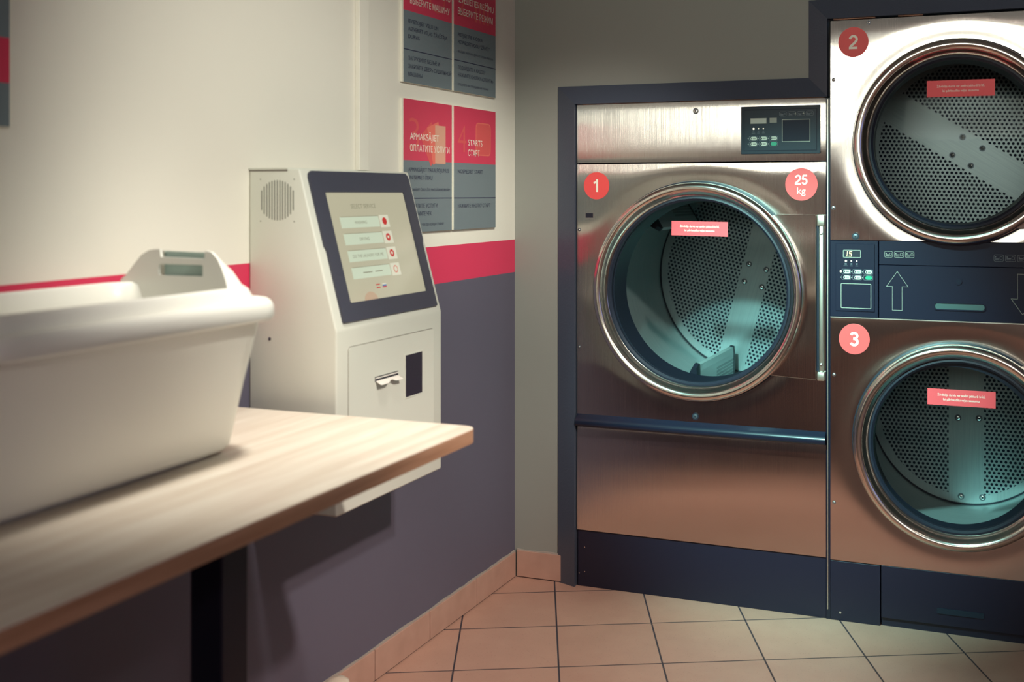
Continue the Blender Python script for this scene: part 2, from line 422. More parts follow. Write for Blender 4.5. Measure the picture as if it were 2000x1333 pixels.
        if wd: kx = wd / (x1 - x0)
        W = (x1 - x0) * kx
        off = {'LEFT': 0, 'CENTER': -W / 2, 'RIGHT': -W}[align]
        nv = [s.bm.verts.new(fr.p(u + off + (q.x - x0) * kx, v + q.y * sc, n)) for q in vs]
        for f in fs:
            try: s.bm.faces.new([nv[i] for i in f])
            except ValueError: pass
        return s
def rrpts(u0, v0, u1, v1, r, k=6):
    out = []
    for cx, cy, a in ((u1 - r, v0 + r, -90), (u1 - r, v1 - r, 0), (u0 + r, v1 - r, 90), (u0 + r, v0 + r, 180)):
        for i in range(k + 1):
            t = Rd(a + 90 * i / k); out.append((cx + r * math.cos(t), cy + r * math.sin(t)))
    return out
def inset(pts, d):
    out = []; k = len(pts)
    for i in range(k):
        a = Vector(pts[i - 1]); b = Vector(pts[i]); c = Vector(pts[(i + 1) % k])
        e1 = (b - a).normalized(); e2 = (c - b).normalized()
        n1 = Vector((-e1.y, e1.x)); n2 = Vector((-e2.y, e2.x)); m = (n1 + n2)
        if m.length < 1e-6: m = n1
        m = m.normalized(); q = b + m * (d / max(0.35, m.dot(n1))); out.append((q.x, q.y))
    return out
LOC = {}
def thing(name, label, cat, loc, group=None):
    o = bpy.data.objects.new(name, None); COL.objects.link(o); o.location = loc; o.empty_display_size = 0.1
    o['label'] = label; o['category'] = cat
    if group: o['group'] = group
    LOC[o.name] = Vector(loc); return o
def obj(name, mb, parent=None, org=None, smooth=False, recalc=True, kind=None, label=None, cat=None, group=None, autos=35):
    mb._flush(); bm = mb.bm
    for f in bm.faces: f.material_index -= 1
    if recalc: bmesh.ops.recalc_face_normals(bm, faces=bm.faces)
    base = LOC[parent.name] if parent is not None else Vector(org or (0, 0, 0))
    bmesh.ops.translate(bm, vec=-base, verts=bm.verts)
    if smooth:
        for f in bm.faces: f.smooth = True
        for e in bm.edges:
            if len(e.link_faces) == 2 and e.calc_face_angle(0) > Rd(autos): e.smooth = False
    me = bpy.data.meshes.new(name); bm.to_mesh(me); bm.free()
    for k in mb.mats: me.materials.append(M[k])
    o = bpy.data.objects.new(name, me); COL.objects.link(o)
    if parent is not None: o.parent = parent; LOC[o.name] = base
    else: o.location = base; LOC[o.name] = base
    if kind: o['kind'] = kind
    if label: o['label'] = label
    if cat: o['category'] = cat
    if group: o['group'] = group
    return o
def B(key): return MB().m(key)

# ------------------------------------------------------------ the room
XR, YB, ZC = 4.6, -6.5, 3.0
obj('floor', B('floor').box(-0.1, YB - 0.1, -0.08, XR + 0.1, 1.2, 0.0), kind='structure')
obj('ceiling', B('ceiling').box(-0.1, YB - 0.1, ZC, XR + 0.1, 1.2, ZC + 0.1), kind='structure')
obj('wall_left', B('left_wall').box(-0.12, YB - 0.1, 0.0, 0.0, 1.2, ZC), kind='structure')
mb = B('grey_wall')
mb.box(0.0, 0.0, 0.0, 0.2600, 0.10, ZC); mb.box(0.2600, 0.0, 1.783, 1.1880, 0.10, ZC)
mb.box(1.1880, 0.0, 2.046, 2.034, 0.10, ZC); mb.box(2.034, 0.0, 0.0, XR, 0.10, ZC)
obj('wall_back', mb, kind='structure')
obj('wall_right', B('far_wall').box(XR, YB - 0.1, 0.0, XR + 0.1, 1.2, ZC), kind='structure')
mb = B('far_wall')
mb.box(0.0, YB - 0.1, 0.0, XR, YB, 1.95); mb.box(0.0, YB - 0.1, 2.77, XR, YB, ZC)
mb.box(0.0, YB - 0.1, 1.95, 0.22, YB, 2.77); mb.box(4.18, YB - 0.1, 1.95, XR, YB, 2.77)
obj('wall_front', mb, kind='structure')
mb = B('winframe')
mb.box(0.22, YB - 0.02, 1.95, 4.18, YB + 0.02, 1.965); mb.box(0.22, YB - 0.02, 2.755, 4.18, YB + 0.02, 2.77)
obj('window_1', mb, kind='structure')
mb = B('winframe'); mb.box(4.56, -4.62, 0.88, XR, -1.98, 0.92); mb.box(4.56, -4.62, 2.20, XR, -1.98, 2.24); mb.box(4.56, -4.64, 0.88, XR, -4.60, 2.24); mb.box(4.56, -2.0, 0.88, XR, -1.96, 2.24)
obj('side_fill_frame', mb, kind='structure')  # invented frame around the added blue side fill
# casing around the dryers: splayed section, mitred
mb = B('trim')
inn = [(0.2590, 0.0), (0.2590, 1.7785), (1.1876, 1.7785), (1.1876, 2.0430), (2.06, 2.0430)]
out = [(0.1812, 0.0), (0.1812, 1.8470), (1.1194, 1.8470), (1.1194, 2.1130), (2.06, 2.1130)]
for i in range(4):
    a, b, c, d = inn[i], inn[i + 1], out[i + 1], out[i]
    P = lambda q, y: (q[0], y, q[1])
    for quad in ([P(a, -0.034), P(b, -0.034), P(c, -0.006), P(d, -0.006)], [P(d, -0.006), P(c, -0.006), P(c, 0.0), P(d, 0.0)],
                 [P(a, 0.0), P(b, 0.0), P(b, -0.034), P(a, -0.034)]):
        mb.face(quad)
obj('trim_1', mb, kind='structure')
mb = B('foam'); mb.rect(FACE, 0.285, 1.7770, 0.62, 1.7805, -0.03, -0.004); mb.rect(FACE, 0.66, 1.7770, 1.17, 1.7805, -0.03, -0.004)
mb.rect(FACE, 1.205, 2.0405, 1.345, 2.0435, -0.03, -0.006); mb.rect(FACE, 1.42, 2.0405, 1.50, 2.0435, -0.03, -0.006)
obj('trim_2', mb, kind='structure')
# skirting tiles
def skirting(name, fr, cuts, h, rev=False):
    mb = B('grout'); mb.rect(fr, cuts[0], 0.0, cuts[-1], h - 0.004, 0.0, 0.006)
    mb.m('skirt')
    for a, b in zip(cuts[:-1], cuts[1:]): mb.rect(fr, a + 0.0026, 0.004, b - 0.0026, h, 0.0005, 0.0105, 0.001, 1)
    mb.m('putty')
    k = int((cuts[-1] - cuts[0]) / 0.03); pts = []
    for i in range(k + 1):
        u = cuts[0] + (cuts[-1] - cuts[0]) * i / k; pts.append((u, h + 0.0035 + random.uniform(-0.0015, 0.0025)))
    mb.prism(fr, [(cuts[0], h - 0.001), (cuts[-1], h - 0.001)] + pts[::-1], 0.0002, 0.006)
    obj(name, mb, kind='structure')
skirting('baseboard_left', LW, [-6.42 + 0.3215 * i for i in range(17)] + [-0.965, -0.646, -0.323, -0.0115], 0.095)
skirting('baseboard_back', Fr((0, 0, 0), (1, 0, 0), (0, 0, 1)), [0.0105, 0.2262], 0.101)
skirting('baseboard_right', Fr((XR, 0, 0), (0, -1, 0), (0, 0, 1)), [0.02 + 0.3 * i for i in range(22)], 0.095)
# cable duct on the left wall
mb = B('kiosk_shadow'); mb.m('left_wall').rect(LW, -1.055, 1.5165, -1.005, 2.99, 0.0002, 0.016, 0.002)
obj('cable_duct', mb, org=(0, 0, 0), label='slim white vertical cable duct on the wall between kiosk and signs', cat='cable duct')

# ------------------------------------------------------------ dryers
def screw(mb, fr, u, v, r=0.0045, n=0.0, mats=('darkbolt', 'bolt', 'rubber')):
    f = fr.at(u, v, n)
    mb.m(mats[0]).disc(f, r, 0, 0.0010, 16)
    mb.m(mats[1]).lathe(f, [(r * 0.72, 0.001), (r * 0.66, 0.0026), (r * 0.3, 0.0034), (0.0001, 0.0036)], 16)
    mb.m(mats[2]).disc(f, r * 0.22, 0.0030, 0.0040, 8)
def screws(parent, fr, lst):
    for (u, v, r, *mm) in lst:
        mb = MB(); screw(mb, fr, u, v, r, **({'mats': mm[0]} if mm else {})); obj('screw', mb, parent, smooth=True)
DK = ('rubber', 'darkbolt', 'rubber')
def panel_with_hole(u0, v0, u1, v1, cx, cy, R, dish=0.006, top_roll=0.0, seg=128, rings=26):
    """sheet with a round hole; dished towards the hole, edges folded back"""
    mb = B('steel')
    def rectpt(a):
        c, s = math.cos(a), math.sin(a)
        t = min(((u1 - cx) / c) if c > 1e-9 else ((u0 - cx) / c) if c < -1e-9 else 1e9,
                ((v1 - cy) / s) if s > 1e-9 else ((v0 - cy) / s) if s < -1e-9 else 1e9)
        return c * t, s * t
    angs = [2 * PI * i / seg for i in range(seg)]
    for q in ((u1, v1), (u0, v1), (u0, v0), (u1, v0)): angs.append(math.atan2(q[1] - cy, q[0] - cx) % (2 * PI))
    angs = sorted(set(round(a, 6) for a in angs))
    loops = []
    for j in range(rings + 1):
        t = (j / rings); lp = []
        for a in angs:
            ex, ey = rectpt(a); hx, hy = R * math.cos(a), R * math.sin(a)
            x = hx + (ex - hx) * t; y = hy + (ey - hy) * t
            r = math.hypot(x, y); dd = (r - R)
            n = -dish * math.exp(-(dd / 0.05) ** 2) if dish else 0
            V = cy + y
            if top_roll: n -= top_roll * max(0.0, 1 - (v1 - V) / 0.05) ** 2
            lp.append(FACE.p(cx + x, V, n))
        loops.append(lp)
    lp = [FACE.p(*( (lambda e: (cx + e[0] * 0.9985, cy + e[1] * 0.9985))(rectpt(a))), -0.004 - top_roll) for a in angs]
    loops.append(lp)
    lp = [FACE.p(cx + rectpt(a)[0], cy + rectpt(a)[1], -0.03) for a in angs]; loops.append(lp)
    lp0 = [FACE.p(cx + R * math.cos(a), cy + R * math.sin(a), -0.03) for a in angs]
    mb.loft([lp0] + loops, False, False)
    return mb
def door(parent, cx, cz, R, lab, hinge_side=None, label_rot=0.0, labcol='label'):
    """door: chrome ring is the part; gasket, glass, warning label, hinge are its sub-parts"""
    f = FACE.at(cx, cz)
    mb = B('chrome'); k = R / 0.385
    mb.lathe(f, [(R, 0.012), (R + 0.001, 0.030), (R - 0.003, 0.043), (R - 0.010, 0.049), (R - 0.018, 0.0505), (R - 0.028, 0.047), (R - 0.031, 0.043),
                 (R - 0.038, 0.031), (R - 0.046, 0.018), (R - 0.049, 0.016), (R - 0.049, 0.004), (R - 0.02, 0.004), (R, 0.012)], 160)
    d = obj('door', mb, parent, smooth=True, label='round polished steel door ring')
    mb = B('rubber'); mb.lathe(f, [(R - 0.048, 0.010), (R - 0.050, 0.018), (R - 0.056, 0.019), (R - 0.063, 0.012), (R - 0.064, 0.0), (R - 0.060, -0.010), (R - 0.048, 0.0), (R - 0.048, 0.010)], 128)
    obj('door_gasket', mb, d, smooth=True)
    mb = B('rubber'); mb.lathe(f, [(R + 0.0005, -0.012), (R + 0.0005, 0.012), (R + 0.006, 0.010), (R + 0.0075, 0.002), (R + 0.0075, -0.012), (R + 0.0005, -0.012)], 128)
    obj('shadow_gap_ring', mb, d, smooth=True)  # dark ring standing in for the shade in the gap round the door
    mb = B('glass')
    rg = R - 0.060
    mb.lathe(f, [(rg, 0.0), (rg * 0.8, 0.004), (rg * 0.5, 0.007), (rg * 0.2, 0.0085), (0.0001, 0.009)], 96)
    obj('door_glass', mb, d, smooth=True, recalc=False)
    # warning label stuck to the glass
    u0, v0, u1, v1, rot = lab
    g = FACE.at((u0 + u1) / 2, (v0 + v1) / 2, 0.0, rot); W, H = (u1 - u0), (v1 - v0)
    mb = B(labcol).rect(g, -W / 2, -H / 2, W / 2, H / 2, 0.0098, 0.0104)
    mb.m('white_print')
    mb.text(g, 'Žāvētāja durvis var atvērt jebkurā brīdī,', 0, 0.004, H * 0.15, W * 0.70, 'CENTER', 0.0, 0.0108)
    mb.text(g, 'lai pārbaudītu veļas sausumu', 0, -H * 0.20, H * 0.15, W * 0.53, 'CENTER', 0.0, 0.0108)
    obj('warning_label', mb, d, label='coral red warning label with white lettering')
    return d
def drum(parent, cx, cz, R, y1, rot, bolts, back_key, rth):
    A = FACE.at(cx, cz)
    # throat between front sheet and drum
    mb = B('rubber'); mb.lathe(A, [(rth + 0.004, -0.004), (rth + 0.002, -0.06), (rth - 0.004, -0.11), (R, -0.112), (R + 0.012, -0.112), (R + 0.012, -0.10), (rth + 0.03, -0.07), (rth + 0.03, -0.004), (rth + 0.004, -0.004)], 128)
    obj('drum_throat', mb, parent, smooth=True)
    mb = B('drum_wall'); n0 = -0.115; n1 = -(y1 + 0.02)
    prof = [(R, n0 - 0.0)] + [(R, n0 + (n1 - n0) * i / 8) for i in range(1, 9)]
    prof2 = [(r, n) for r, n in prof]
    sh = Fr(A.O + A.N * n0, A.R, A.U); mb.lathe(sh, [(r, n - n0) for r, n in prof2], 128, uvmode=True)
    d = obj('drum', mb, parent, smooth=True, recalc=False)
    # back plate: a disc with metric uv turned by rot
    mb = B(back_key); g = FACE.at(cx, cz, n1)
    c, s_ = math.cos(rot), math.sin(rot)
    ringr = [0.0001, R * 0.3, R * 0.6, R * 0.9, R - 0.004]
    seg = 96; vs = [[g.p(r * math.cos(2 * PI * i / seg), r * math.sin(2 * PI * i / seg), 0.0) for i in range(seg)] for r in ringr]
    def uv(r, i):
        x, y = r * math.cos(2 * PI * i / seg), r * math.sin(2 * PI * i / seg)
        return (x * c + y * s_, -x * s_ + y * c)
    for j in range(len(ringr) - 1):
        for i in range(seg):
            k = (i + 1) % seg
            mb.face([vs[j][i], vs[j][k], vs[j + 1][k], vs[j + 1][i]], [uv(ringr[j], i), uv(ringr[j], i + 1), uv(ringr[j + 1], i + 1), uv(ringr[j + 1], i)])
    obj('drum_back_plate', mb, d, recalc=False)
    mb = B('rubber'); mb.lathe(g, [(R - 0.006, 0.0), (R - 0.006, 0.004), (R, 0.004)], 96); obj('back_seam', mb, d)
    for (u, v) in bolts:
        mb = MB(); f = FACE.at(u, v, n1)
        mb.m('darkbolt').disc(f, 0.0125, 0, 0.002, 20); mb.m('bolt').lathe(f, [(0.0085, 0.002), (0.008, 0.006), (0.004, 0.0075), (0.0001, 0.0078)], 16)
        mb.m('rubber').disc(f, 0.0035, 0.0070, 0.0085, 8)
        obj('back_bolt', mb, d, smooth=True)
    return d
def lifter(parent, cx, cz, R, ang, y0, y1, h=0.085, w=0.075):
    """drum lifter rib along the axis"""
    c, s_ = math.cos(ang), math.sin(ang)
    rad = Vector((c, 0, s_)); tan = Vector((-s_, 0, c)); O = Vector((cx, 0, cz))
    def sec(y, k): return [O + rad * (R - 0.001) + tan * (w / 2 * k) + Vector((0, y, 0)), O + rad * (R - h * k * 0.8) + tan * (w * 0.20 * k) + Vector((0, y, 0)),
                           O + rad * (R - h * k) + tan * (w * 0.10 * k) + Vector((0, y, 0)), O + rad * (R - h * k) - tan * (w * 0.10 * k) + Vector((0, y, 0)),
                           O + rad * (R - h * k * 0.8) - tan * (w * 0.20 * k) + Vector((0, y, 0)), O + rad * (R - 0.001) - tan * (w / 2 * k) + Vector((0, y, 0))]
    mb = B('lifter'); a, b = sec(y0 + 0.03, 1), sec(y1 - 0.03, 1); hs = [0, h * 0.8, h, h, h * 0.8, 0]
    for i in range(5):
        mb.face([a[i], a[i + 1], b[i + 1], b[i]], [(0, hs[i]), (0, hs[i + 1]), (y1 - y0 - 0.06, hs[i + 1]), (y1 - y0 - 0.06, hs[i])])
    mb.m('rubber')
    for ya, yb in ((y0 + 0.035, y0), (y1 - 0.035, y1)):
        k1 = [O + (p - O - Vector((0, p.y, 0))) + Vector((0, ya, 0)) for p in sec(ya, 1.03)]
        mb.loft([sec(ya, 1.04), sec((ya + yb) / 2, 1.04), sec(yb, 0.93)], True, True)
    obj('lifter', mb, parent, smooth=True, autos=30)
def buttons(par, fr, u0, v0, sc, lit0=False):
    """the 3 x 2 field of oval keys of the coin controls; sc = metres per key pitch"""
    for r in range(2):
        for c in range(3):
            u = u0 + c * sc; v = v0 - r * sc * 0.54; mb = MB()
            mb.m('dimline').outline(fr, rrpts(u - sc * 0.43, v - sc * 0.225, u + sc * 0.43, v + sc * 0.225, sc * 0.1, 3), sc * 0.03, 0, 0.0008)
            key = 'green_button' if (r, c) == (1, 2) else 'pale_button'
            mb.m(key).rrect(fr, u - sc * 0.25, v - sc * 0.17, u + sc * 0.37, v + sc * 0.17, sc * 0.16, 0, 0.002, 5)
            if key == 'pale_button':
                mb.m('panel_black').rrect(fr, u - sc * 0.19, v - sc * 0.09, u - sc * 0.10, v + sc * 0.09, sc * 0.03, 0.002, 0.0023, 2)
                for q in (0.04, -0.04): mb.rect(fr, u - sc * 0.02, v + sc * q - sc * 0.018, u + sc * 0.26, v + sc * q + sc * 0.018, 0.002, 0.0023)
            obj('key', mb, par, label='green oval key' if key == 'green_button' else None)
            obj('indicator', B('led' if (lit0 and r == 0 and c == 0) else 'line').disc(fr.at(u - sc * 0.50, v), sc * (0.09 if lit0 and r == 0 and c == 0 else 0.05), 0, 0.0012, 12), par)
def status_leds(par, fr, u0, v0, sc, big0=True):
    for i in range(3):
        u = u0 + i * sc * 0.52; mb = MB()
        mb.m('led').disc(fr.at(u, v0), sc * (0.10 if i == 0 and big0 else 0.06), 0, 0.0012, 14)
        mb.m('dimline')
        for q in (0.22, 0.34, 0.46):
            ww = sc * (0.22 if q > 0.4 else 0.13); mb.rect(fr, u - ww / (1 if i == 0 else 1.6), v0 - sc * q - sc * 0.02, u + ww / (1.4 if i == 0 else 1.6), v0 - sc * q + sc * 0.02, 0, 0.0008)
        obj('status_light', mb, par)
def mini_cells(par, fr, cells, v0, v1, key):
    for (a, b) in cells:
        mb = MB()
        mb.m(key).outline(fr, rrpts(a, v0, b, v1, 0.004, 2), 0.0009, 0, 0.0006)
        mb.m('line' if key == 'line' else 'dimline')
        mb.rect(fr, a + 0.004, v1 - 0.009, a + 0.007, v1 - 0.006, 0, 0.0006)
        for q in (0.45, 0.25): mb.rect(fr, a + 0.004, v0 + (v1 - v0) * q - 0.001, a + (b - a) * 0.55, v0 + (v1 - v0) * q + 0.001, 0, 0.0006)
        uu = a + (b - a) * 0.62; mb.m(key).outline(fr, rrpts(uu, v0 + 0.006, uu + (b - a) * 0.26, v1 - 0.006, 0.002, 2), 0.0008, 0, 0.0006)
        obj('cycle_legend', mb, par)

# ---- large dryer (number 1)
D1 = thing('tumble_dryer', 'large single stainless steel dryer with number 1 and 25 kg stickers', 'dryer', (0.722, 0.4, 0))
x0, x1 = 0.2637, 1.1807
mb = B('void')
for q in ((x0 + .004, -0.012, 0.0, x0 + .016, 0.90, 1.774), (x1 - .016, -0.012, 0.0, x1 - .004, 0.90, 1.774), (x0 + .016, 0.88, 0.0, x1 - .016, 0.90, 1.774),
          (x0 + .016, -0.012, 1.762, x1 - .016, 0.88, 1.774), (x0 + .016, 0.02, 0.0, x1 - .016, 0.88, 0.02)): mb.box(*q)
obj('cabinet', mb, D1)
mb = B('steel')
g = 12; loops = []
for j in range(g + 1):
    v = 1.563 + (1.7765 - 1.563) * j / g
    loops.append([FACE.p(x0 + (x1 - x0) * i / 16, v, -0.0015 * abs(2 * j / g - 1) ** 8) for i in range(17)])
mb.loft(loops, False, False, close=False)
mb.rect(FACE, x0, 1.5625, x1, 1.7765, -0.02, -0.003)
cp = obj('control_fascia', mb, D1, smooth=True)
mb = MB(); fp = FACE.at(0, 0, 0.0005)
mb.m('panel_teal').rect(fp, 0.8858, 1.5861, 1.1630, 1.7524, -0.004, 0.006, 0.002)
mb.m('panel_black').rect(fp, 0.896, 1.5965, 1.1520, 1.7415, 0.006, 0.0062)
mb.m('panel_teal').rect(fp, 0.899, 1.5990, 1.1495, 1.7390, 0.006, 0.0068)
q = fp.at(0, 0, 0.0068)
ctl = obj('control_panel', mb, D1, label='dark control panel with keys and display'); mb = MB()
mb.m('line').outline(q, [(1.031, 1.6270), (1.129, 1.6270), (1.129, 1.7050), (1.031, 1.7050)], 0.0022, 0, 0.001)
mb.m('panel_black').rect(q, 1.0332, 1.6292, 1.1268, 1.7028, 0, 0.0008)
obj('card_window', mb, ctl); mb = MB()
mb.m('line').outline(q, [(0.920, 1.6920), (0.977, 1.6920), (0.977, 1.7110), (0.920, 1.7110)], 0.0015, 0, 0.001)
mb.m('lcd').rect(q, 0.9215, 1.6935, 0.9755, 1.7095, 0, 0.0008)
obj('display', mb, ctl); mb = MB()
mb.m('lcd_grey').rect(q, 0.988, 1.6945, 1.013, 1.7110, 0, 0.0008)
obj('grey_window', mb, ctl); mb = MB()
status_leds(ctl, q, 0.9315, 1.6745, 0.033)
buttons(ctl, q, 0.9300, 1.6405, 0.0355)
mini_cells(ctl, q, [(1.022, 1.047), (1.051, 1.080), (1.084, 1.110), (1.114, 1.140)], 1.7160, 1.7320, 'dimline')
for u in (1.078, 1.106): obj('arrow_mark', B('line').prism(q, [(u - 0.003, 1.7215), (u + 0.003, 1.7215), (u, 1.7285)], 0, 0.0008), ctl)
mb = MB(); screw(mb, FACE, 0.720, 1.7425, 0.0105); obj('lock', mb, cp)
C1 = (0.7262, 1.1030)
ph = panel_with_hole(x0, 0.5960, x1, 1.5570, C1[0], C1[1], 0.378, 0.004, 0.0016)
fpn = obj('front_panel', ph, D1, smooth=True)
screws(fpn, FACE, [(0.2725, 1.3159, 0.006), (0.2725, 0.8834, 0.006), (0.7181, 0.6577, 0.0125, DK)])
mb = B('bolt').rect(FACE, 0.2970, 1.3590, 0.3290, 1.3785, -0.001, 0.0012); mb.m('rubber').rect(FACE, 0.2985, 1.3605, 0.3275, 1.3770, 0.0012, 0.0016)
obj('latch_slot', mb, fpn)
def stroke(mb, fr, pts, w, n0=0.0012, n1=0.0014):
    L, Rr = [], []
    V = [Vector(p) for p in pts]
    for i, p in enumerate(V):
        a = (V[i] - V[i - 1]).normalized() if i else (V[1] - V[0]).normalized()
        b = (V[i + 1] - V[i]).normalized() if i < len(V) - 1 else a
        n = Vector((-(a + b).y, (a + b).x)).normalized(); k = w / 2 / max(0.4, n.dot(Vector((-a.y, a.x))))
        L.append(p + n * k); Rr.append(p - n * k)
    for i in range(len(V) - 1): mb.face([fr.p(q.x, q.y, n1) for q in (Rr[i], Rr[i + 1], L[i + 1], L[i])])
def arcp(cx, cy, rx, ry, a0, a1, k=12): return [(cx + rx * math.cos(Rd(a0 + (a1 - a0) * i / k)), cy + ry * math.sin(Rd(a0 + (a1 - a0) * i / k))) for i in range(k + 1)]
GL = {'1': [[(0.34, 0.0), (0.34, 1.0)], [(0.36, 0.90), (0.26, 0.78), (0.06, 0.70)]],
      '2': [arcp(0.33, 0.69, 0.235, 0.225, 172, -30, 14) + [(0.42, 0.44), (0.14, 0.20), (0.10, 0.09)], [(0.02, 0.085), (0.61, 0.085)]],
      '3': [arcp(0.32, 0.715, 0.205, 0.20, 165, -80, 14) + [(0.26, 0.515)], [(0.26, 0.53)] + arcp(0.32, 0.30, 0.235, 0.215, 82, -160, 16)],
      '5': [[(0.58, 0.915), (0.17, 0.915)], [(0.20, 0.93), (0.125, 0.50)], [(0.13, 0.53)] + arcp(0.32, 0.325, 0.235, 0.245, 118, -158, 16)]}
def digit(mb, fr, ch, u, v, h):
    for i, st in enumerate(GL[ch]): stroke(mb, fr, [(u + x * h, v + y * h) for x, y in st], 0.165 * h, 0, 0.0013 + 0.00025 * i)
def sticker(parent, u, v, r, lines, dark=False):
    mb = B('sticker' if not dark else 'sticker'); f = FACE.at(u, v, 0.0006); mb.disc(f, r, 0, 0.0008, 64); mb.m('white_print')
    for t, dv, h, wd, bold in lines:
        if t.isdigit():
            for i, ch in enumerate(t): digit(mb, f, ch, -0.33 * h * len(t) + i * 0.66 * h + (-0.0 if ch != '1' else 0.04 * h), dv, h)
        else: mb.text(f, t, 0, dv, h, wd, 'CENTER', bold, 0.0012)
    return mb
obj('number_sticker', sticker(fpn, 0.3415, 1.4780, 0.0500, [('1', -0.0225, 0.046, 0.017, 0.035)]), fpn, label='round coral sticker reading 1')
obj('capacity_sticker', sticker(fpn, 1.0970, 1.4810, 0.0560, [('25', -0.0010, 0.034, 0.058, 0.035), ('kg', -0.0325, 0.023, 0.029, 0.0)]), fpn, label='round coral sticker reading 25 kg')
dd = door(D1, C1[0], C1[1], 0.385, (0.6330, 1.2995, 0.8400, 1.3510, -0.012))
# hinge plate and hinge
mb = B('chrome'); mb.m('steel')
pts = [(C1[0] + 0.372 * math.cos(Rd(a)), C1[1] + 0.372 * math.sin(Rd(a))) for a in range(-49, 50, 7)]
pts = [(1.1495, 0.8140), (1.1495, 1.3765)] + pts[::-1]
pts = [(u, min(max(v, 0.8140), 1.3765)) for u, v in pts]
mb.prism(FACE, pts, 0.0035, 0.0125, 0.0015, 1)
obj('hinge_plate', mb, dd)
mb = B('alu'); mb.rect(FACE, 1.1590, 0.8420, 1.1760, 1.3400, 0.0, 0.014, 0.005, 3)
mb.rect(FACE, 1.1545, 1.3400, 1.1780, 1.3770, 0.0, 0.018, 0.002, 2); mb.rect(FACE, 1.1545, 0.8130, 1.1780, 0.8420, 0.0, 0.018, 0.002, 2)
for v in (1.313, 0.868): screw(mb, FACE, 1.1670, v, 0.0055, 0.014, ('bolt', 'alu', 'darkbolt'))
obj('hinge', mb, dd, smooth=True)
mb = B('rubber').rect(FACE, 1.1500, 0.842, 1.1592, 1.340, -0.001, 0.002); obj('hinge_gap', mb, dd)
# handle bar, lower panel, kick plate
mb = B('bar'); pr_ = [(0.0, 0.0), (0.010, -0.001), (0.020, 0.004), (0.024, 0.013), (0.022, 0.024), (0.012, 0.033), (0.006, 0.040), (0.0, 0.046)]
loops = []
for u in (x0, x0 + 0.003, x1 - 0.0035, x1): loops.append([FACE.p(u, 0.5925 + v, n - 0.001) for n, v in pr_])
mb.loft(loops, True, True); obj('bumper_bar', mb, D1, smooth=True, autos=50)
mb = B('steel'); loops = []
for j in range(15):
    v = 0.2100 + (0.5915 - 0.2100) * j / 14
    loops.append([FACE.p(x0 + (x1 - x0) * i / 16, v, 0.0010 * math.sin(j / 14 * PI) - 0.004 * max(0, (j - 13)) ) for i in range(17)])
mb.loft(loops, False, False, close=False); mb.rect(FACE, x0, 0.2095, x1, 0.5915, -0.02, -0.004)
obj('lower_panel', mb, D1, smooth=True)
mb = B('black'); mb.box(x0, -0.014, 0.0, x1, -0.002, 0.2075, 0.0015)
kpl = obj('kick_plate', mb, D1)
kf = Fr((0, -0.014, 0), (1, 0, 0), (0, 0, 1))
for u, v in ((0.292, 0.145), (0.292, 0.055), (0.270, 0.047)): obj('kick_screw', B('bolt').disc(kf.at(u, v), 0.0022, 0, 0.001, 10), kpl)
dr = drum(D1, 0.735, 1.103, 0.420, 0.80, Rd(-15), [(0.713, 1.1497), (0.7882, 1.1276), (0.6929, 1.0752), (0.7684, 1.0534)], 'drum_back', 0.322)
for ang in (256, 136, 16): lifter(dr, 0.735, 1.103, 0.420, Rd(ang), 0.17, 0.74, 0.115)

# ---- stacked dryer tower (numbers 2 and 3)
tx0, tx1 = 1.1963, 2.0240
T = thing('stacked_dryer_tower', 'tall stacked twin steel dryer with number 2 and 3 stickers beside dryer 1', 'dryer', (1.610, 0.4, 0))
mb = B('void')
for q in ((tx0 + .004, -0.012, 0.0, tx0 + .016, 0.82, 2.034), (tx1 - .016, -0.012, 0.0, tx1 - .004, 0.82, 2.034), (tx0 + .016, 0.80, 0.0, tx1 - .016, 0.82, 2.034),
          (tx0 + .016, -0.012, 2.022, tx1 - .016, 0.80, 2.034), (tx0 + .016, 0.02, 1.12, tx1 - .016, 0.80, 1.14), (tx0 + .016, 0.02, 0.0, tx1 - .016, 0.80, 0.02)): mb.box(*q)
obj('cabinet', mb, T)
CU = (1.6110, 1.6180); CL = (1.6120, 0.6230)
up = obj('upper_front_panel', panel_with_hole(tx0, 1.2925, tx1, 2.0360, CU[0], CU[1], 0.325, 0.005, 0.0010), T, smooth=True)
lp_ = obj('lower_front_panel', panel_with_hole(tx0, 0.2055, tx1, 1.0285, CL[0], CL[1], 0.325, 0.005, 0.0010), T, smooth=True)
mb = B('alu').rect(FACE, tx0, 1.0285, tx1, 1.0315, -0.01, 0.001); obj('edge_trim', mb, T)
screws(up, FACE, [(1.2067, 1.836, 0.0065), (1.2067, 1.4013, 0.0065), (1.3249, 2.0244, 0.0065), (1.2807, 1.3050, 0.0125, DK)])
screws(lp_, FACE, [(1.2085, 0.8346, 0.006), (1.2085, 0.3999, 0.006)])
obj('number_sticker', sticker(up, 1.2735, 1.9610, 0.0505, [('2', -0.0240, 0.048, 0.036, 0.035)]), up, label='round dark red sticker reading 2')
obj('number_sticker', sticker(lp_, 1.2765, 0.9585, 0.0515, [('3', -0.0245, 0.049, 0.037, 0.035)]), lp_, label='round coral sticker reading 3')
d2 = door(T, CU[0], CU[1], 0.333, (1.5140, 1.7660, 1.7270, 1.8200, 0.0))
d3 = door(T, CL[0], CL[1], 0.335, (1.5160, 0.7560, 1.7290, 0.8090, 0.0))
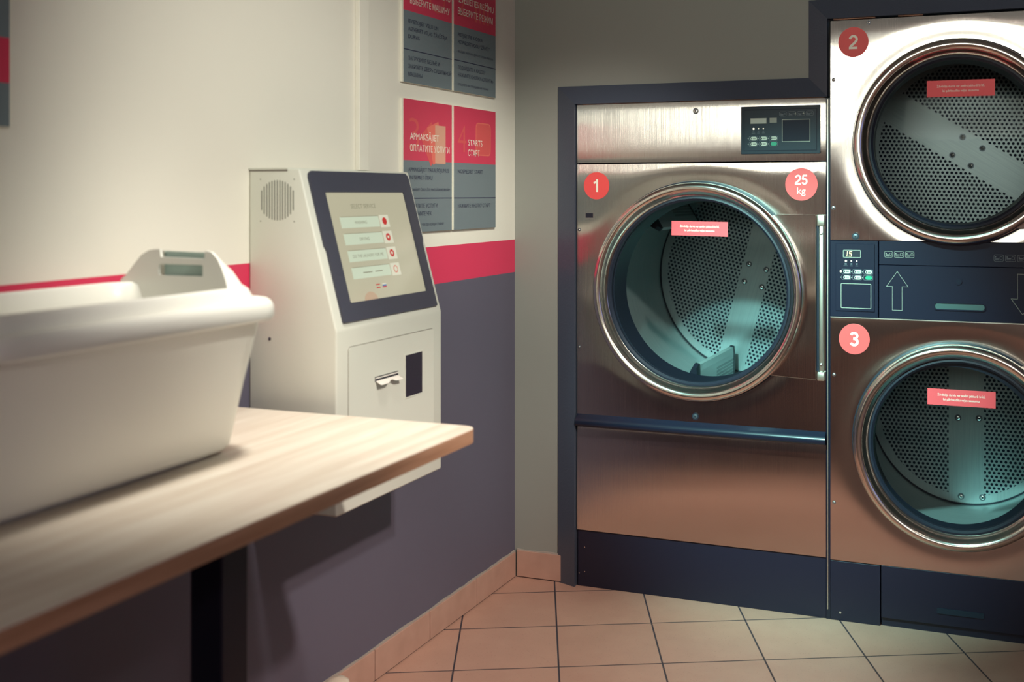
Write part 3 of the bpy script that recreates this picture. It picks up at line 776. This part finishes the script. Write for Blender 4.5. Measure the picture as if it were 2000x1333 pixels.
for dz, d_ in ((CU[1], d2), (CL[1], d3)):
    mb = B('chrome').rect(FACE, CU[0] + 0.17, dz - 0.282, 1.985, dz + 0.282, 0.0035, 0.012, 0.0015, 1)
    pts = [(CU[0] + 0.322 * math.cos(Rd(a)), dz + 0.322 * math.sin(Rd(a))) for a in range(-61, 62, 7)]
    mb = B('steel').prism(FACE, [(1.985, dz - 0.282), (1.985, dz + 0.282)] + pts[::-1], 0.0035, 0.0125, 0.0015, 1)
    obj('hinge_plate', mb, d_)
# control band
mb = B('panel_black'); mb.rect(FACE, tx0, 1.0320, 1.3555, 1.2905, -0.02, 0.000, 0.001, 1)
mb.rect(FACE, 1.3585, 1.0320, tx1, 1.2100, -0.02, 0.000, 0.001, 1); mb.rect(FACE, 1.3585, 1.2115, tx1, 1.2905, -0.02, 0.0005, 0.001, 1)
band = obj('control_band', mb, T)
q = FACE.at(0, 0, 0.0004)
mb = MB(); mb.m('panel_black').rect(q, 1.2145, 1.0520, 1.3440, 1.2800, 0, 0.003, 0.001, 1); q2 = FACE.at(0, 0, 0.0035)
ctl2 = obj('control_panel', mb, T, label='black control panel with display reading 15'); mb = MB()
mb.m('line').outline(q2, rrpts(1.2395, 1.2330, 1.2985, 1.2590, 0.003, 3), 0.0016, 0, 0.0008)
mb.m('rubber').rect(q2, 1.2415, 1.2350, 1.2965, 1.2570, 0, 0.0004)
mb.m('digit')
for seg_ in ([(1.2515, 1.2372), (1.2532, 1.2372), (1.2552, 1.2545), (1.2535, 1.2545)],): mb.prism(q2, seg_, 0.0005, 0.0010)
sx_ = 1.2595
for a in ([(0.0013, 0.0154), (0.0098, 0.0154), (0.0100, 0.0173), (0.0013, 0.0173)], [(0.0006, 0.0095), (0.0024, 0.0095), (0.0032, 0.0160), (0.0014, 0.0160)],
          [(0.0010, 0.0078), (0.0085, 0.0078), (0.0087, 0.0096), (0.0012, 0.0096)], [(0.0066, 0.0014), (0.0084, 0.0014), (0.0092, 0.0085), (0.0074, 0.0085)],
          [(-0.0008, 0.0), (0.0078, 0.0), (0.0080, 0.0018), (-0.0006, 0.0018)]):
    mb.prism(q2, [(sx_ + u, 1.2372 + v) for u, v in a], 0.0005, 0.0010)
obj('display', mb, ctl2, label='lit display reading 15'); mb = MB()
status_leds(ctl2, q2, 1.2490, 1.2215, 0.0350)
buttons(ctl2, q2, 1.2500, 1.1860, 0.0365, True)
mb.m('line').outline(q2, rrpts(1.2320, 1.0620, 1.3330, 1.1460, 0.003, 3), 0.0018, 0, 0.0008)
obj('card_window', mb, ctl2)
mini_cells(band, q, [(1.3765, 1.4030), (1.4080, 1.4395), (1.4440, 1.4730)], 1.2360, 1.2570, 'line'); mini_cells(band, q, [(1.7230, 1.7530), (1.7580, 1.7900), (1.7950, 1.8250)], 1.2300, 1.2520, 'dimline')
def arrow(cu, v0, v1, flip):
    wS, wH, hd = 0.0165, 0.0362, 0.052
    if not flip: P_ = [(-wS, v0), (wS, v0), (wS, v1 - hd), (wH, v1 - hd), (0, v1), (-wH, v1 - hd), (-wS, v1 - hd)]
    else: P_ = [(wS, v1), (-wS, v1), (-wS, v0 + hd), (-wH, v0 + hd), (0, v0), (wH, v0 + hd), (wS, v0 + hd)]
    return [(cu + u, v) for u, v in P_]
mb = MB(); mb.m('arrowline').outline(q, arrow(1.4181, 1.0600, 1.1910, False), 0.0013, 0, 0.0008); obj('up_arrow', mb, band, label='outlined arrow pointing up')
mb = MB(); mb.m('arrowline').outline(q, arrow(1.8110, 1.0590, 1.1910, True), 0.0012, 0, 0.0008); obj('down_arrow', mb, band, label='outlined arrow pointing down')
M['recess'] = mat('handle_recess', (0.05, 0.095, 0.095), 0.4)
mb = MB(); mb.m('recess').rrect(q, 1.5391, 1.0700, 1.6946, 1.0880, 0.008, 0.0, 0.0010)
mb.m('panel_black').outline(q, rrpts(1.5351, 1.0660, 1.6986, 1.0935, 0.010, 6), 0.004, 0, 0.004)
mb.disc(q.at(1.6134, 1.1621), 0.0115, 0, 0.003, 24); mb.m('void').disc(q.at(1.6134, 1.1621), 0.008, 0.003, 0.0033, 24)
obj('drawer_pull', mb, band)
# base panels
mb = B('black'); mb.box(tx0, -0.018, 0.0, 1.3620, -0.002, 0.2020, 0.0015); mb.box(1.3655, -0.020, 0.03, tx1, -0.002, 0.2045, 0.0015); mb.box(1.3655, -0.008, 0.0, tx1, -0.002, 0.03)
kp = obj('kick_plate', mb, T)
kf = Fr((0, -0.020, 0), (1, 0, 0), (0, 0, 1))
mb = B('panel_teal'); mb.rrect(kf, 1.5456, 0.0690, 1.6930, 0.0860, 0.004, 0.0, 0.004); obj('kick_handle', mb, kp)
mb = B('bolt').disc(Fr((0, -0.018, 0), (1, 0, 0), (0, 0, 1)).at(1.2290, 0.028), 0.004, 0, 0.001, 12); obj('kick_screw', mb, kp)
drs = [drum(T, 1.600, CU[1], 0.372, 0.72, Rd(58), [(1.586, 1.670), (1.660, 1.625), (1.5477, 1.6005), (1.6168, 1.558)], 'drum_back_s', 0.272),
       drum(T, 1.600, CL[1] - 0.018, 0.372, 0.72, Rd(0), [(1.5688, 0.572), (1.6470, 0.575), (1.5803, 0.265), (1.6600, 0.268)], 'drum_back_s', 0.272)]
for ang in (170, 50, -70): lifter(drs[0], 1.600, CU[1], 0.372, Rd(ang), 0.14, 0.36, 0.04)
for ang in (150, 30, 270): lifter(drs[1], 1.600, CL[1] - 0.018, 0.372, Rd(ang), 0.14, 0.30, 0.03)
# filler strip between the two machines
mb = B('bar').box(1.1815, -0.016, 0.0, 1.1955, -0.004, 1.775); mb.m('alu').box(1.1862, -0.0215, 0.035, 1.1885, -0.016, 1.770)
obj('filler_strip', mb, org=(1.1885, -0.01, 0), label='narrow dark strip with thin metal bead between the two dryers', cat='filler strip')

# ------------------------------------------------------------ kiosk
K = thing('payment_kiosk', 'beige wall-mounted payment kiosk with sloping touch screen', 'kiosk', (0.0, -1.2624, 0.665))
KY0, KY1 = -1.5156, -1.0090
prof = [(0.0005, 0.665), (0.258, 0.665), (0.258, 1.115), (0.150, 1.511), (0.0005, 1.511)]
KF = Fr((0, KY0, 0), (1, 0, 0), (0, 0, 1))     # side plane, normal -y
mb = B('kiosk').prism(KF, prof, -(KY1 - KY0), 0.0, 0.005, 3)
obj('housing', mb, K, smooth=True, autos=40)
mb = B('grille_slot'); c_ = (0.0860, 1.4330); Rg = 0.054
for i in range(13):
    x = -0.0470 + 0.094 * i / 12; hh = math.sqrt(max(0.0, Rg ** 2 - x ** 2)) * 0.93 if abs(x) < Rg else 0.01
    mb.rrect(KF, c_[0] + x - 0.0018, c_[1] - hh, c_[0] + x + 0.0018, c_[1] + hh, 0.0017, -0.0005, 0.0004, 3)
for u in (-0.050, 0.050):
    for v in (-0.052, 0.052): mb.disc(KF.at(c_[0] + u, c_[1] + v), 0.0018, -0.0005, 0.0006, 10)
obj('speaker_grille', mb, K)
mb = B('bolt').disc(KF.at(0.0634, 1.0895), 0.0045, 0, 0.001, 16); mb.m('rubber').disc(KF.at(0.0645, 1.0885), 0.0030, 0.001, 0.0014, 12); obj('side_lock', mb, K)
mb = B('kiosk').rect(KF, 0.0005, 1.509, 0.118, 1.5135, -0.3, 0.002); mb.m('kiosk_shadow').rect(KF, 0.002, 1.5045, 0.116, 1.5088, -0.002, 0.0008); obj('top_lid', mb, K)
SL = Fr((0.258, 0, 1.115), (0, 1, 0), (-0.108, 0, 0.396))      # sloping face: u = y, v along slope
bez = [(-1.4894, 0.018), (-1.0415, 0.0140), (-1.0258, 0.0300)]
ob = [(-1.4830, 0.0175), (-1.0440, 0.0165), (-1.0350, 0.024)]
outer = rrpts(-1.4870, 0.0170, -1.0330, 0.4040, 0.016, 5)
# grip notches half way down both sides of the bezel
def notch(pts):
    o = []
    for u, v in pts: o.append((u, v))
    return o
outer = [(-1.4870 + 0.003, 0.0170), (-1.0330 - 0.003, 0.0170), (-1.0330, 0.020), (-1.0330, 0.200), (-1.0270, 0.212), (-1.0270, 0.388), (-1.0310, 0.398), (-1.0400, 0.4040),
         (-1.4780, 0.4040), (-1.4870, 0.398), (-1.4910, 0.388), (-1.4910, 0.212), (-1.4850, 0.200), (-1.4850, 0.020)]
inner = rrpts(-1.4400, 0.0630, -1.0690, 0.3490, 0.004, 2)
mb = B('bezel').plate(SL, outer, [inner[::-1]], 0.0002, 0.0065); obj('screen_bezel', mb, K)
mb = B('scr_bg').rect(SL, -1.4420, 0.0610, -1.0670, 0.3510, 0.0002, 0.0015)
sc_ = SL.at(0, 0, 0.0017)
for i in range(4):
    v = 0.2690 - i * 0.0445
    mb.m('scr_btn').rect(sc_, -1.3980, v - 0.0145, -1.2220, v + 0.0145, 0, 0.0003)
    mb.m('scr_btn_pale').rect(sc_, -1.2180, v - 0.0170, -1.1740, v + 0.0170, 0, 0.0003)
    mb.m('scr_txt').rect(sc_, -1.3930, v + 0.0147, -1.2220, v + 0.0158, 0, 0.0004)
    mb.m('scr_red' if i < 3 else 'scr_pink').disc(sc_.at(-1.1960, v, 0.0003), 0.0105, 0, 0.0003, 24)
    if i: mb.m('scr_btn_pale').disc(sc_.at(-1.1960, v, 0.0006), 0.004 if i < 3 else 0.007, 0, 0.0002, 12)
mb.m('scr_txt').text(sc_, 'SELECT SERVICE', -1.2800, 0.3060, 0.0125, 0.115, 'CENTER', 0, 0.0005)
for i, t in enumerate(('WASHING', 'DRYING', 'DO THE LAUNDRY FOR ME')):
    mb.text(sc_, t, -1.3090, 0.2690 - i * 0.0445 - 0.0045, 0.0085, (0.056, 0.044, 0.140)[i], 'CENTER', 0, 0.0005)
mb.rect(sc_, -1.3500, 0.1340, -1.3080, 0.1365, 0.0003, 0.0005); mb.rect(sc_, -1.2950, 0.1340, -1.2600, 0.1365, 0.0003, 0.0005)
mb.m('scr_red').rect(sc_, -1.3060, 0.0985, -1.2880, 0.1015, 0, 0.0003); mb.rect(sc_, -1.3060, 0.0905, -1.2880, 0.0935, 0, 0.0003)
mb.m('scr_btn_pale').rect(sc_, -1.2760, 0.0980, -1.2580, 0.1015, 0, 0.0003); mb.m('scr_blue').rect(sc_, -1.2760, 0.0940, -1.2580, 0.0980, 0, 0.0003); mb.m('scr_red').rect(sc_, -1.2760, 0.0905, -1.2580, 0.0940, 0, 0.0003)
mb.m('scr_tan').prism(sc_, [(-1.3400 + 0.030 * math.cos(Rd(a)), 0.0625 + 0.022 * math.sin(Rd(a))) for a in range(0, 181, 12)], 0, 0.0003)
obj('touch_screen', mb, K, label='lit touch screen headed SELECT SERVICE')
KX = Fr((0.258, 0, 0), (0, 1, 0), (0, 0, 1))
mb = B('kiosk_shadow').plate(KX, rrpts(-1.4680, 0.7080, -1.0540, 1.0720, 0.012, 5), [rrpts(-1.4662, 0.7098, -1.0558, 1.0702, 0.0105, 5)[::-1]], -0.0002, 0.0003)
mb.m('kiosk').prism(KX, rrpts(-1.4660, 0.7100, -1.0560, 1.0700, 0.010, 5), 0.0, 0.0022)
kd = obj('service_door', mb, K)
mb = B('rubber').rect(KX, -1.3520, 0.9665, -1.2420, 0.9800, 0.0018, 0.0028); mb.m('paper').rect(KX, -1.3500, 0.9745, -1.2430, 0.9775, 0.0028, 0.0040)
pp = [(0, -1.348, 0.9695), (0, -1.246, 0.9695)]
top = [Vector((0.2608, -1.350 + 0.106 * i / 10, 0.9690)) for i in range(11)]
low = [Vector((0.2608 + 0.017 - (0.006 if i in (5, 6) else 0) - (0.003 if i in (4, 7) else 0), -1.350 + 0.106 * i / 10, 0.9640 - (0.0 if i in (5, 6) else 0.004))) for i in range(11)]
for i in range(10): mb.face([top[i], top[i + 1], low[i + 1], low[i]])
obj('receipt_slot', mb, kd, recalc=False)
mb = B('kiosk').outline(KX, [(-1.2090, 0.8990), (-1.1160, 0.8990), (-1.1160, 1.0180), (-1.2090, 1.0180)], 0.003, 0.002, 0.0035)
mb.m('reader').rect(KX, -1.2060, 0.9020, -1.1190, 1.0150, 0.0015, 0.0024); obj('reader_window', mb, kd)

# ------------------------------------------------------------ wall signs
def sign(y0, y1, z0, z1, zh, zl, lab, heads, darks, icon=None, left_edge=True):
    mb = B('sign_board').rect(LW, y0 - (0.008 if left_edge else 0.006), z0, y1 + 0.003, z1, 0.0004, 0.009)
    g = LW.at(0, 0, 0.009)
    s_ = obj('instruction_sign', mb, org=(0.005, (y0 + y1) / 2, z0), label=lab, cat='sign', group='step by step instruction signs')
    hd = obj('header', B('sign_red').rect(g, y0, zh, y1, z1, 0, 0.0010), s_)
    tf = obj('text_field', B('sign_grey').rect(g, y0, z0, y1, zh, 0, 0.0010), s_)
    obj('divider_line', B('sign_dark').rect(g, y0, zl - 0.0015, y1, zl + 0.0015, 0.001, 0.0013), tf)
    g2 = LW.at(0, 0, 0.0101)
    for k_ in (0, 1): mb = MB(); icon(mb, g2, k_); obj(('step_number', 'pictogram')[k_], mb, hd)
    for t, u, v, h, wd in heads: mb = B('white_print'); mb.text(g2, t, u, v, h, wd, 'LEFT', 0.0, 0.0006); obj('heading_line', mb, hd)
    for t, u, v, h, wd in darks: mb = B('sign_dark'); mb.text(g2, t, u, v, h, wd, 'LEFT', 0.0, 0.0006); obj('text_line', mb, tf)
    return s_
ya, yb, yc, yd = -0.8063, -0.5030, -0.4880, -0.1805
def ic3(mb, g, k):
    if k == 0: mb.m('sign_coral').text(g, '3', -0.775, 1.590, 0.105, 0.060, 'LEFT', -0.012, 0.0001); return
    def card(u, v, w, h, a, key, n):
        mb.m(key).rect(g.at(u, v, n, Rd(a)), -w / 2, -h / 2, w / 2, h / 2, 0, 0.0001)
    card(-0.640, 1.610, 0.085, 0.115, 35, 'sign_coral', 0.0); card(-0.610, 1.614, 0.075, 0.125, 18, 'sign_coral_edge', 0.0001); card(-0.580, 1.610, 0.068, 0.125, 0, 'sign_tan', 0.0002)
def ic4(mb, g, k):
    if k == 0: mb.m('sign_coral').text(g, '4', -0.462, 1.590, 0.100, 0.060, 'LEFT', -0.012, 0.0001); return
    p_ = rrpts(-0.3330, 1.583, -0.2200, 1.699, 0.018, 5); mb.m('sign_coral').prism(g, p_, 0, 0.0002); mb.m('sign_coral_edge').outline(g, p_, 0.004, 0.0002, 0.0004)
def ic1(mb, g, k):
    if k == 0: mb.m('sign_coral').text(g, '1', -0.775, 2.065, 0.105, 0.040, 'LEFT', -0.012, 0.0001); return
    p_ = [(-0.60 + 0.05 * math.cos(Rd(a)), 2.09 + 0.05 * math.sin(Rd(a))) for a in range(0, 360, 12)]; mb.m('sign_coral').outline(g, p_, 0.006, 0, 0.0003)
def ic2(mb, g, k):
    if k == 0: mb.m('sign_coral').text(g, '2', -0.462, 2.055, 0.105, 0.060, 'LEFT', -0.012, 0.0001); return
    mb.m('sign_coral')
    for i in range(4): mb.rect(g, -0.34 + 0.03 * i, 2.05, -0.325 + 0.03 * i, 2.12, 0, 0.0003)
sign(ya, yb, 1.797, 2.216, 2.0215, 1.9000, 'red and grey sign reading МАШИНУ, upper left of four beside the corner',
     [('IZVĒLIETIES MAŠĪNU', -0.770, 2.089, 0.021, 0.255), ('ВЫБЕРИТЕ МАШИНУ', -0.770, 2.046, 0.021, 0.250)],
     [('IEVIETOJIET VEĻU UN', -0.780, 1.984, 0.013, 0.185), ('AIZVERIET VEĻAS ŽĀVĒTĀJA', -0.780, 1.960, 0.013, 0.245), ('DURVIS', -0.780, 1.936, 0.013, 0.068),
      ('ЗАГРУЗИТЕ БЕЛЬЕ И', -0.780, 1.868, 0.013, 0.195), ('ЗАКРОЙТЕ ДВЕРЬ СУШИЛЬНОЙ', -0.780, 1.843, 0.013, 0.270), ('МАШИНЫ', -0.780, 1.818, 0.013, 0.085)], ic1)
sign(yc, yd, 1.797, 2.216, 2.0215, 1.9020, 'red and grey sign reading ВЫБЕРИТЕ РЕЖИМ, upper right of four by the corner',
     [('IZVĒLIETIES REŽĪMU', -0.462, 2.101, 0.023, 0.265), ('ВЫБЕРИТЕ РЕЖИМ', -0.462, 2.060, 0.023, 0.258)],
     [('PIEEJIET PIE KIOSKA', -0.462, 1.985, 0.013, 0.180), ('PIESPIEDIET POGU "ŽĀVĒT"', -0.462, 1.960, 0.013, 0.235), ('SEKOJIET INSTRUKCIJĀM UZ KIOSKA EKRĀNA', -0.462, 1.930, 0.0075, 0.260),
      ('ПОДОЙДИТЕ К КИОСКУ', -0.462, 1.873, 0.013, 0.200), ('НАЖМИТЕ КНОПКУ «СУШИТЬ»', -0.462, 1.848, 0.013, 0.262), ('СЛЕДУЙТЕ ИНСТРУКЦИЯМ НА ЭКРАНЕ', -0.462, 1.818, 0.0075, 0.225)], ic2, False)
sign(ya, yb, 1.3270, 1.7460, 1.5540, 1.4345, 'red and grey sign numbered 3 with fanned cards, behind the kiosk top',
     [('APMAKSĀJIET', -0.770, 1.620, 0.0215, 0.180), ('ОПЛАТИТЕ УСЛУГИ', -0.770, 1.583, 0.0215, 0.250)],
     [('APMAKSĀJIET PAKALPOJUMUS', -0.780, 1.519, 0.0135, 0.255), ('UN ŅEMIET ČEKU', -0.780, 1.494, 0.0135, 0.148), ('SAGLABĀJIET ČEKU LĪDZ MAZGĀŠANAS BEIGĀM', -0.780, 1.458, 0.0085, 0.262),
      ('ОПЛАТИТЕ УСЛУГИ', -0.780, 1.404, 0.0135, 0.180), ('И ВОЗЬМИТЕ ЧЕК', -0.780, 1.379, 0.0135, 0.142), ('СОХРАНЯЙТЕ ЧЕК ДО КОНЦА СТИРКИ', -0.780, 1.346, 0.0085, 0.220)], ic3)
sign(yc, yd, 1.3270, 1.7460, 1.5540, 1.4345, 'red and grey sign numbered 4 reading STARTS, lower right of four by the corner',
     [('STARTS', -0.390, 1.616, 0.0215, 0.105), ('СТАРТ', -0.390, 1.580, 0.0215, 0.085)],
     [('NOSPIEDIET START', -0.462, 1.519, 0.0135, 0.180), ('НАЖМИТЕ КНОПКУ СТАРТ', -0.462, 1.401, 0.0135, 0.238)], ic4, False)
mb = B('sign_board').rect(LW, -2.52, 1.5769, -2.2060, 2.00, 0.0004, 0.008)
sg = obj('instruction_sign', mb, org=(0.004, -2.36, 1.577), label='edge of a blurred red and dark sign at the far left', cat='sign')
g = LW.at(0, 0, 0.008)
obj('header', B('sign_red').rect(g, -2.52, 1.6598, -2.2108, 1.7457, 0, 0.0010), sg)
mb = B('sign_grey').rect(g, -2.52, 1.5769, -2.2108, 1.6598, 0, 0.0010); mb.rect(g, -2.52, 1.7457, -2.2108, 2.00, 0, 0.0010); obj('text_field', mb, sg)

# ------------------------------------------------------------ table
TZ = 0.930; TX1 = 0.6790; TY1 = -1.583
Tb = thing('folding_table', 'pale oak laminate folding table with brown edge against the left wall', 'table', (0.34, -2.45, 0))
rc = 0.034
def tab(x1, y1): return [(0.0115, -3.35), (x1 - rc, -3.35)] + [(x1 - rc + rc * math.cos(Rd(a)), y1 - rc + rc * math.sin(Rd(a))) for a in range(0, 91, 10)] + [(0.0115, y1)]
FL = Fr((0, 0, 0), (1, 0, 0), (0, 1, 0))
tp = [(0.0115, -3.35), (TX1 - rc, -3.35)] + [(TX1 - rc + rc * math.cos(Rd(a)), -3.35 + rc + rc * math.sin(Rd(a))) for a in range(-80, 1, 10)] + [(TX1 - rc + rc * math.cos(Rd(a)), TY1 - rc + rc * math.sin(Rd(a))) for a in range(0, 91, 10)] + [(0.0115, TY1)]
obj('tabletop', B('table_top').prism(FL, inset(tp, 0.0008), TZ - 0.0025, TZ, 0.0006, 1), Tb)
obj('edge_band', B('table_edge').prism(FL, tp, TZ - 0.031, TZ - 0.0022), Tb)
for (lx, ly) in ((0.385, -2.075), (0.385, -3.05)):
    mb = B('leg').box(lx - 0.037, ly - 0.037, 0.008, lx + 0.037, ly + 0.037, TZ - 0.031, 0.004)
    mb.box(lx - 0.16, ly - 0.16, TZ - 0.037, lx + 0.16, ly + 0.16, TZ - 0.031); mb.box(lx - 0.22, ly - 0.20, 0.0, lx + 0.22, ly + 0.20, 0.008, 0.003)
    obj('leg', mb, Tb)

# ------------------------------------------------------------ laundry basket
BX, BY = 0.228, -2.290
def bloop(hx, hy, z, r, k=7):
    hy = hy if hy < 0.33 else 0.33 + (hy - 0.33) * 0.72
    return [(BX + u, BY + v, z) for u, v in rrpts(-hx, -hy, hx, hy, min(r * 0.72, hx - 0.002), k)]
mb = B('basket')
lv = [(0.060, 0.28, TZ + 0.0008, 0.05), (0.086, 0.300, TZ + 0.0008, 0.07), (0.088, 0.302, TZ + 0.009, 0.072), (0.102, 0.318, TZ + 0.0095, 0.078), (0.110, 0.325, TZ + 0.0125, 0.08), (0.117, 0.331, TZ + 0.022, 0.085), (0.150, 0.345, 1.08, 0.10),
      (0.183, 0.358, 1.195, 0.115), (0.186, 0.360, 1.203, 0.12), (0.200, 0.372, 1.2000, 0.13), (0.211, 0.381, 1.2020, 0.135), (0.214, 0.383, 1.2080, 0.135), (0.213, 0.383, 1.2280, 0.135), (0.209, 0.380, 1.2370, 0.135), (0.202, 0.374, 1.2420, 0.13),
      (0.194, 0.367, 1.2420, 0.13), (0.186, 0.359, 1.2370, 0.125), (0.181, 0.353, 1.2370, 0.12), (0.176, 0.345, 1.2480, 0.118), (0.171, 0.336, 1.2620, 0.115), (0.166, 0.326, 1.2680, 0.112), (0.160, 0.316, 1.2680, 0.11), (0.156, 0.309, 1.2620, 0.108),
      (0.150, 0.303, 1.2300, 0.104), (0.128, 0.295, 1.05, 0.09), (0.104, 0.285, TZ + 0.012, 0.07), (0.06, 0.25, TZ + 0.009, 0.04)]
mb.loft([bloop(*q) for q in lv], True, True)
bk = obj('laundry_basket', mb, org=(BX, BY, TZ), smooth=True, autos=60, label='white plastic laundry basket with raised slotted end handle on table', cat='laundry basket')
HP = [(-0.190, 0.0), (-0.170, 0.006), (-0.150, 0.020), (-0.128, 0.044), (-0.110, 0.062), (-0.090, 0.072), (-0.070, 0.0745), (0.050, 0.0735), (0.068, 0.070),
      (0.082, 0.058), (0.092, 0.040), (0.102, 0.016), (0.108, -0.004), (0.112, -0.020)]
def hump(x):     # height of the handle crest above 1.262, as a function of offset from centre
    for (a, ha), (b, hb) in zip(HP[:-1], HP[1:]):
        if a <= x <= b: return ha + (hb - ha) * (x - a) / (b - a)
    return 0.0
yi, yo = BY + 0.300, BY + 0.348
nu0, nu1 = -0.062, 0.052
FH = Fr((BX, yi, 0), (1, 0, 0), (0, 0, 1))
xs = sorted(set([round(-0.165 + 0.277 * i / 56, 5) for i in range(57)] + [nu0, nu1]))
top = [(x, 1.262 + hump(x)) for x in xs][::-1]
outer = [(-0.165, 1.215), (0.112, 1.215)] + [q for q in top if q[0] > nu1 + 1e-4] + [(nu1, 1.334), (nu1 - 0.002, 1.3185), (nu0 + 0.002, 1.3205), (nu0, 1.336)] + [q for q in top if q[0] < nu0 - 1e-4]
slot = rrpts(nu0 - 0.003, 1.2830, nu1 - 0.006, 1.3060, 0.002, 2)
mb = B('basket'); mb.plate(FH, outer, [slot[::-1]], -0.003, 0.003)
k = 12
for seg_x in ([x for x in xs if x <= nu0 + 1e-4], [x for x in xs if x >= nu1 - 1e-4]):     # crest from the inner to the outer wall of the handle
    rows = []
    for x in seg_x:
        h = max(hump(x), -0.004); row = []
        for j in range(k + 1):
            t = j / k
            row.append(mb.bm.verts.new(Vector((BX + x * (1 - 0.06 * t), yi + (yo - yi) * t, 1.262 + h * (1 - 0.42 * t) - 0.004 * t * t))))
        row.append(mb.bm.verts.new(Vector((BX + x * 0.96, yo + 0.006, 1.262 + h * 0.45 - 0.008))))
        row.append(mb.bm.verts.new(Vector((BX + x * 1.02, yo + 0.012, 1.236)))); rows.append(row)
    for a, b in zip(rows[:-1], rows[1:]):
        for j in range(len(a) - 1): mb.bm.faces.new((a[j], b[j], b[j + 1], a[j + 1]))
# grip pads behind the slots
obj('handle', mb, bk, smooth=True, autos=45)
mb = B('grip')
mb.prism(Fr((BX, yi + 0.012, 0), (1, 0, 0), (0, 0, 1)), [(nu0 - 0.002, 1.235), (nu1 + 0.002, 1.235), (nu1 + 0.002, 1.3300), (nu0 - 0.002, 1.3320)], -0.002, 0.0)
mb.prism(Fr((BX, yo + 0.006, 0), (1, 0, 0), (0, 0, 1)), [(nu0 - 0.004, 1.235), (nu1 + 0.004, 1.235), (nu1 + 0.004, 1.292), (nu0 - 0.004, 1.292)], -0.004, 0.0)
obj('grip_pad', mb, bk, label='pale grey green grip pad in the handle slots')

# ------------------------------------------------------------ pipe stub, ceiling lamps
mb = B('pipe').lathe(Fr((0.085, -1.262, 0), (1, 0, 0), (0, 1, 0)), [(0.036, 0.0), (0.036, 0.006), (0.030, 0.008), (0.030, 0.105), (0.033, 0.107), (0.033, 0.126), (0.030, 0.138), (0.020, 0.146), (0.0001, 0.149)], 32)
obj('pipe_stub', mb, org=(0.085, -1.262, 0), smooth=True, label='cream capped pipe stub peeking up at the bottom edge by the left wall', cat='pipe')
for i, (loc, tgt, *_r) in enumerate(SPOTS):
    d = (Vector(tgt) - Vector(loc)).normalized()
    a = d.orthogonal().normalized(); f = Fr(Vector(loc) - d * 0.005, a, a.cross(-d) * -1)
    f = Fr(Vector(loc) + d * 0.0, a, (-d).cross(a))
    tl = thing('key_or_fill_spotlight', ('added ceiling spotlight that pools light on the left wall', 'added ceiling spotlight that brightens the floor corner', 'ceiling spotlight aimed into the dryers', 'ceiling spotlight aimed down at the folding table', 'added ceiling spotlight that brightens the wall corner')[i], 'spotlight', (loc[0], loc[1], ZC))
    mb = B('lamp_case').lathe(f, [(0.070, -0.01), (0.072, 0.0), (0.068, 0.12), (0.04, 0.15), (0.0001, 0.155)], 32); obj('lamp_head', mb, tl, smooth=True)
    mb = B('lamp_case').tube([Vector(loc) - d * 0.13, (loc[0], loc[1], ZC - 0.01)], 0.012); mb.box(loc[0] - 0.05, loc[1] - 0.05, ZC - 0.015, loc[0] + 0.05, loc[1] + 0.05, ZC); obj('stem', mb, tl)
for i, (x, y) in enumerate(LAMPS):
    tl = thing('ceiling_lamp', ('round ceiling lamp above the folding table', 'round ceiling lamp in front of the dryers', 'round ceiling lamp near the front window')[i], 'ceiling lamp', (x, y, ZC - 0.08))
    f = Fr((x, y, ZC), (1, 0, 0), (0, -1, 0))
    obj('lamp_shade', B('lamp_case').lathe(f, [(0.0001, 0.001), (0.17, 0.001), (0.18, 0.01), (0.18, 0.05), (0.165, 0.055), (0.16, 0.05)], 48), tl, smooth=True)
    obj('diffuser', B('lamp_glow').lathe(f, [(0.162, 0.05), (0.14, 0.066), (0.08, 0.076), (0.0001, 0.08)], 48), tl, smooth=True)
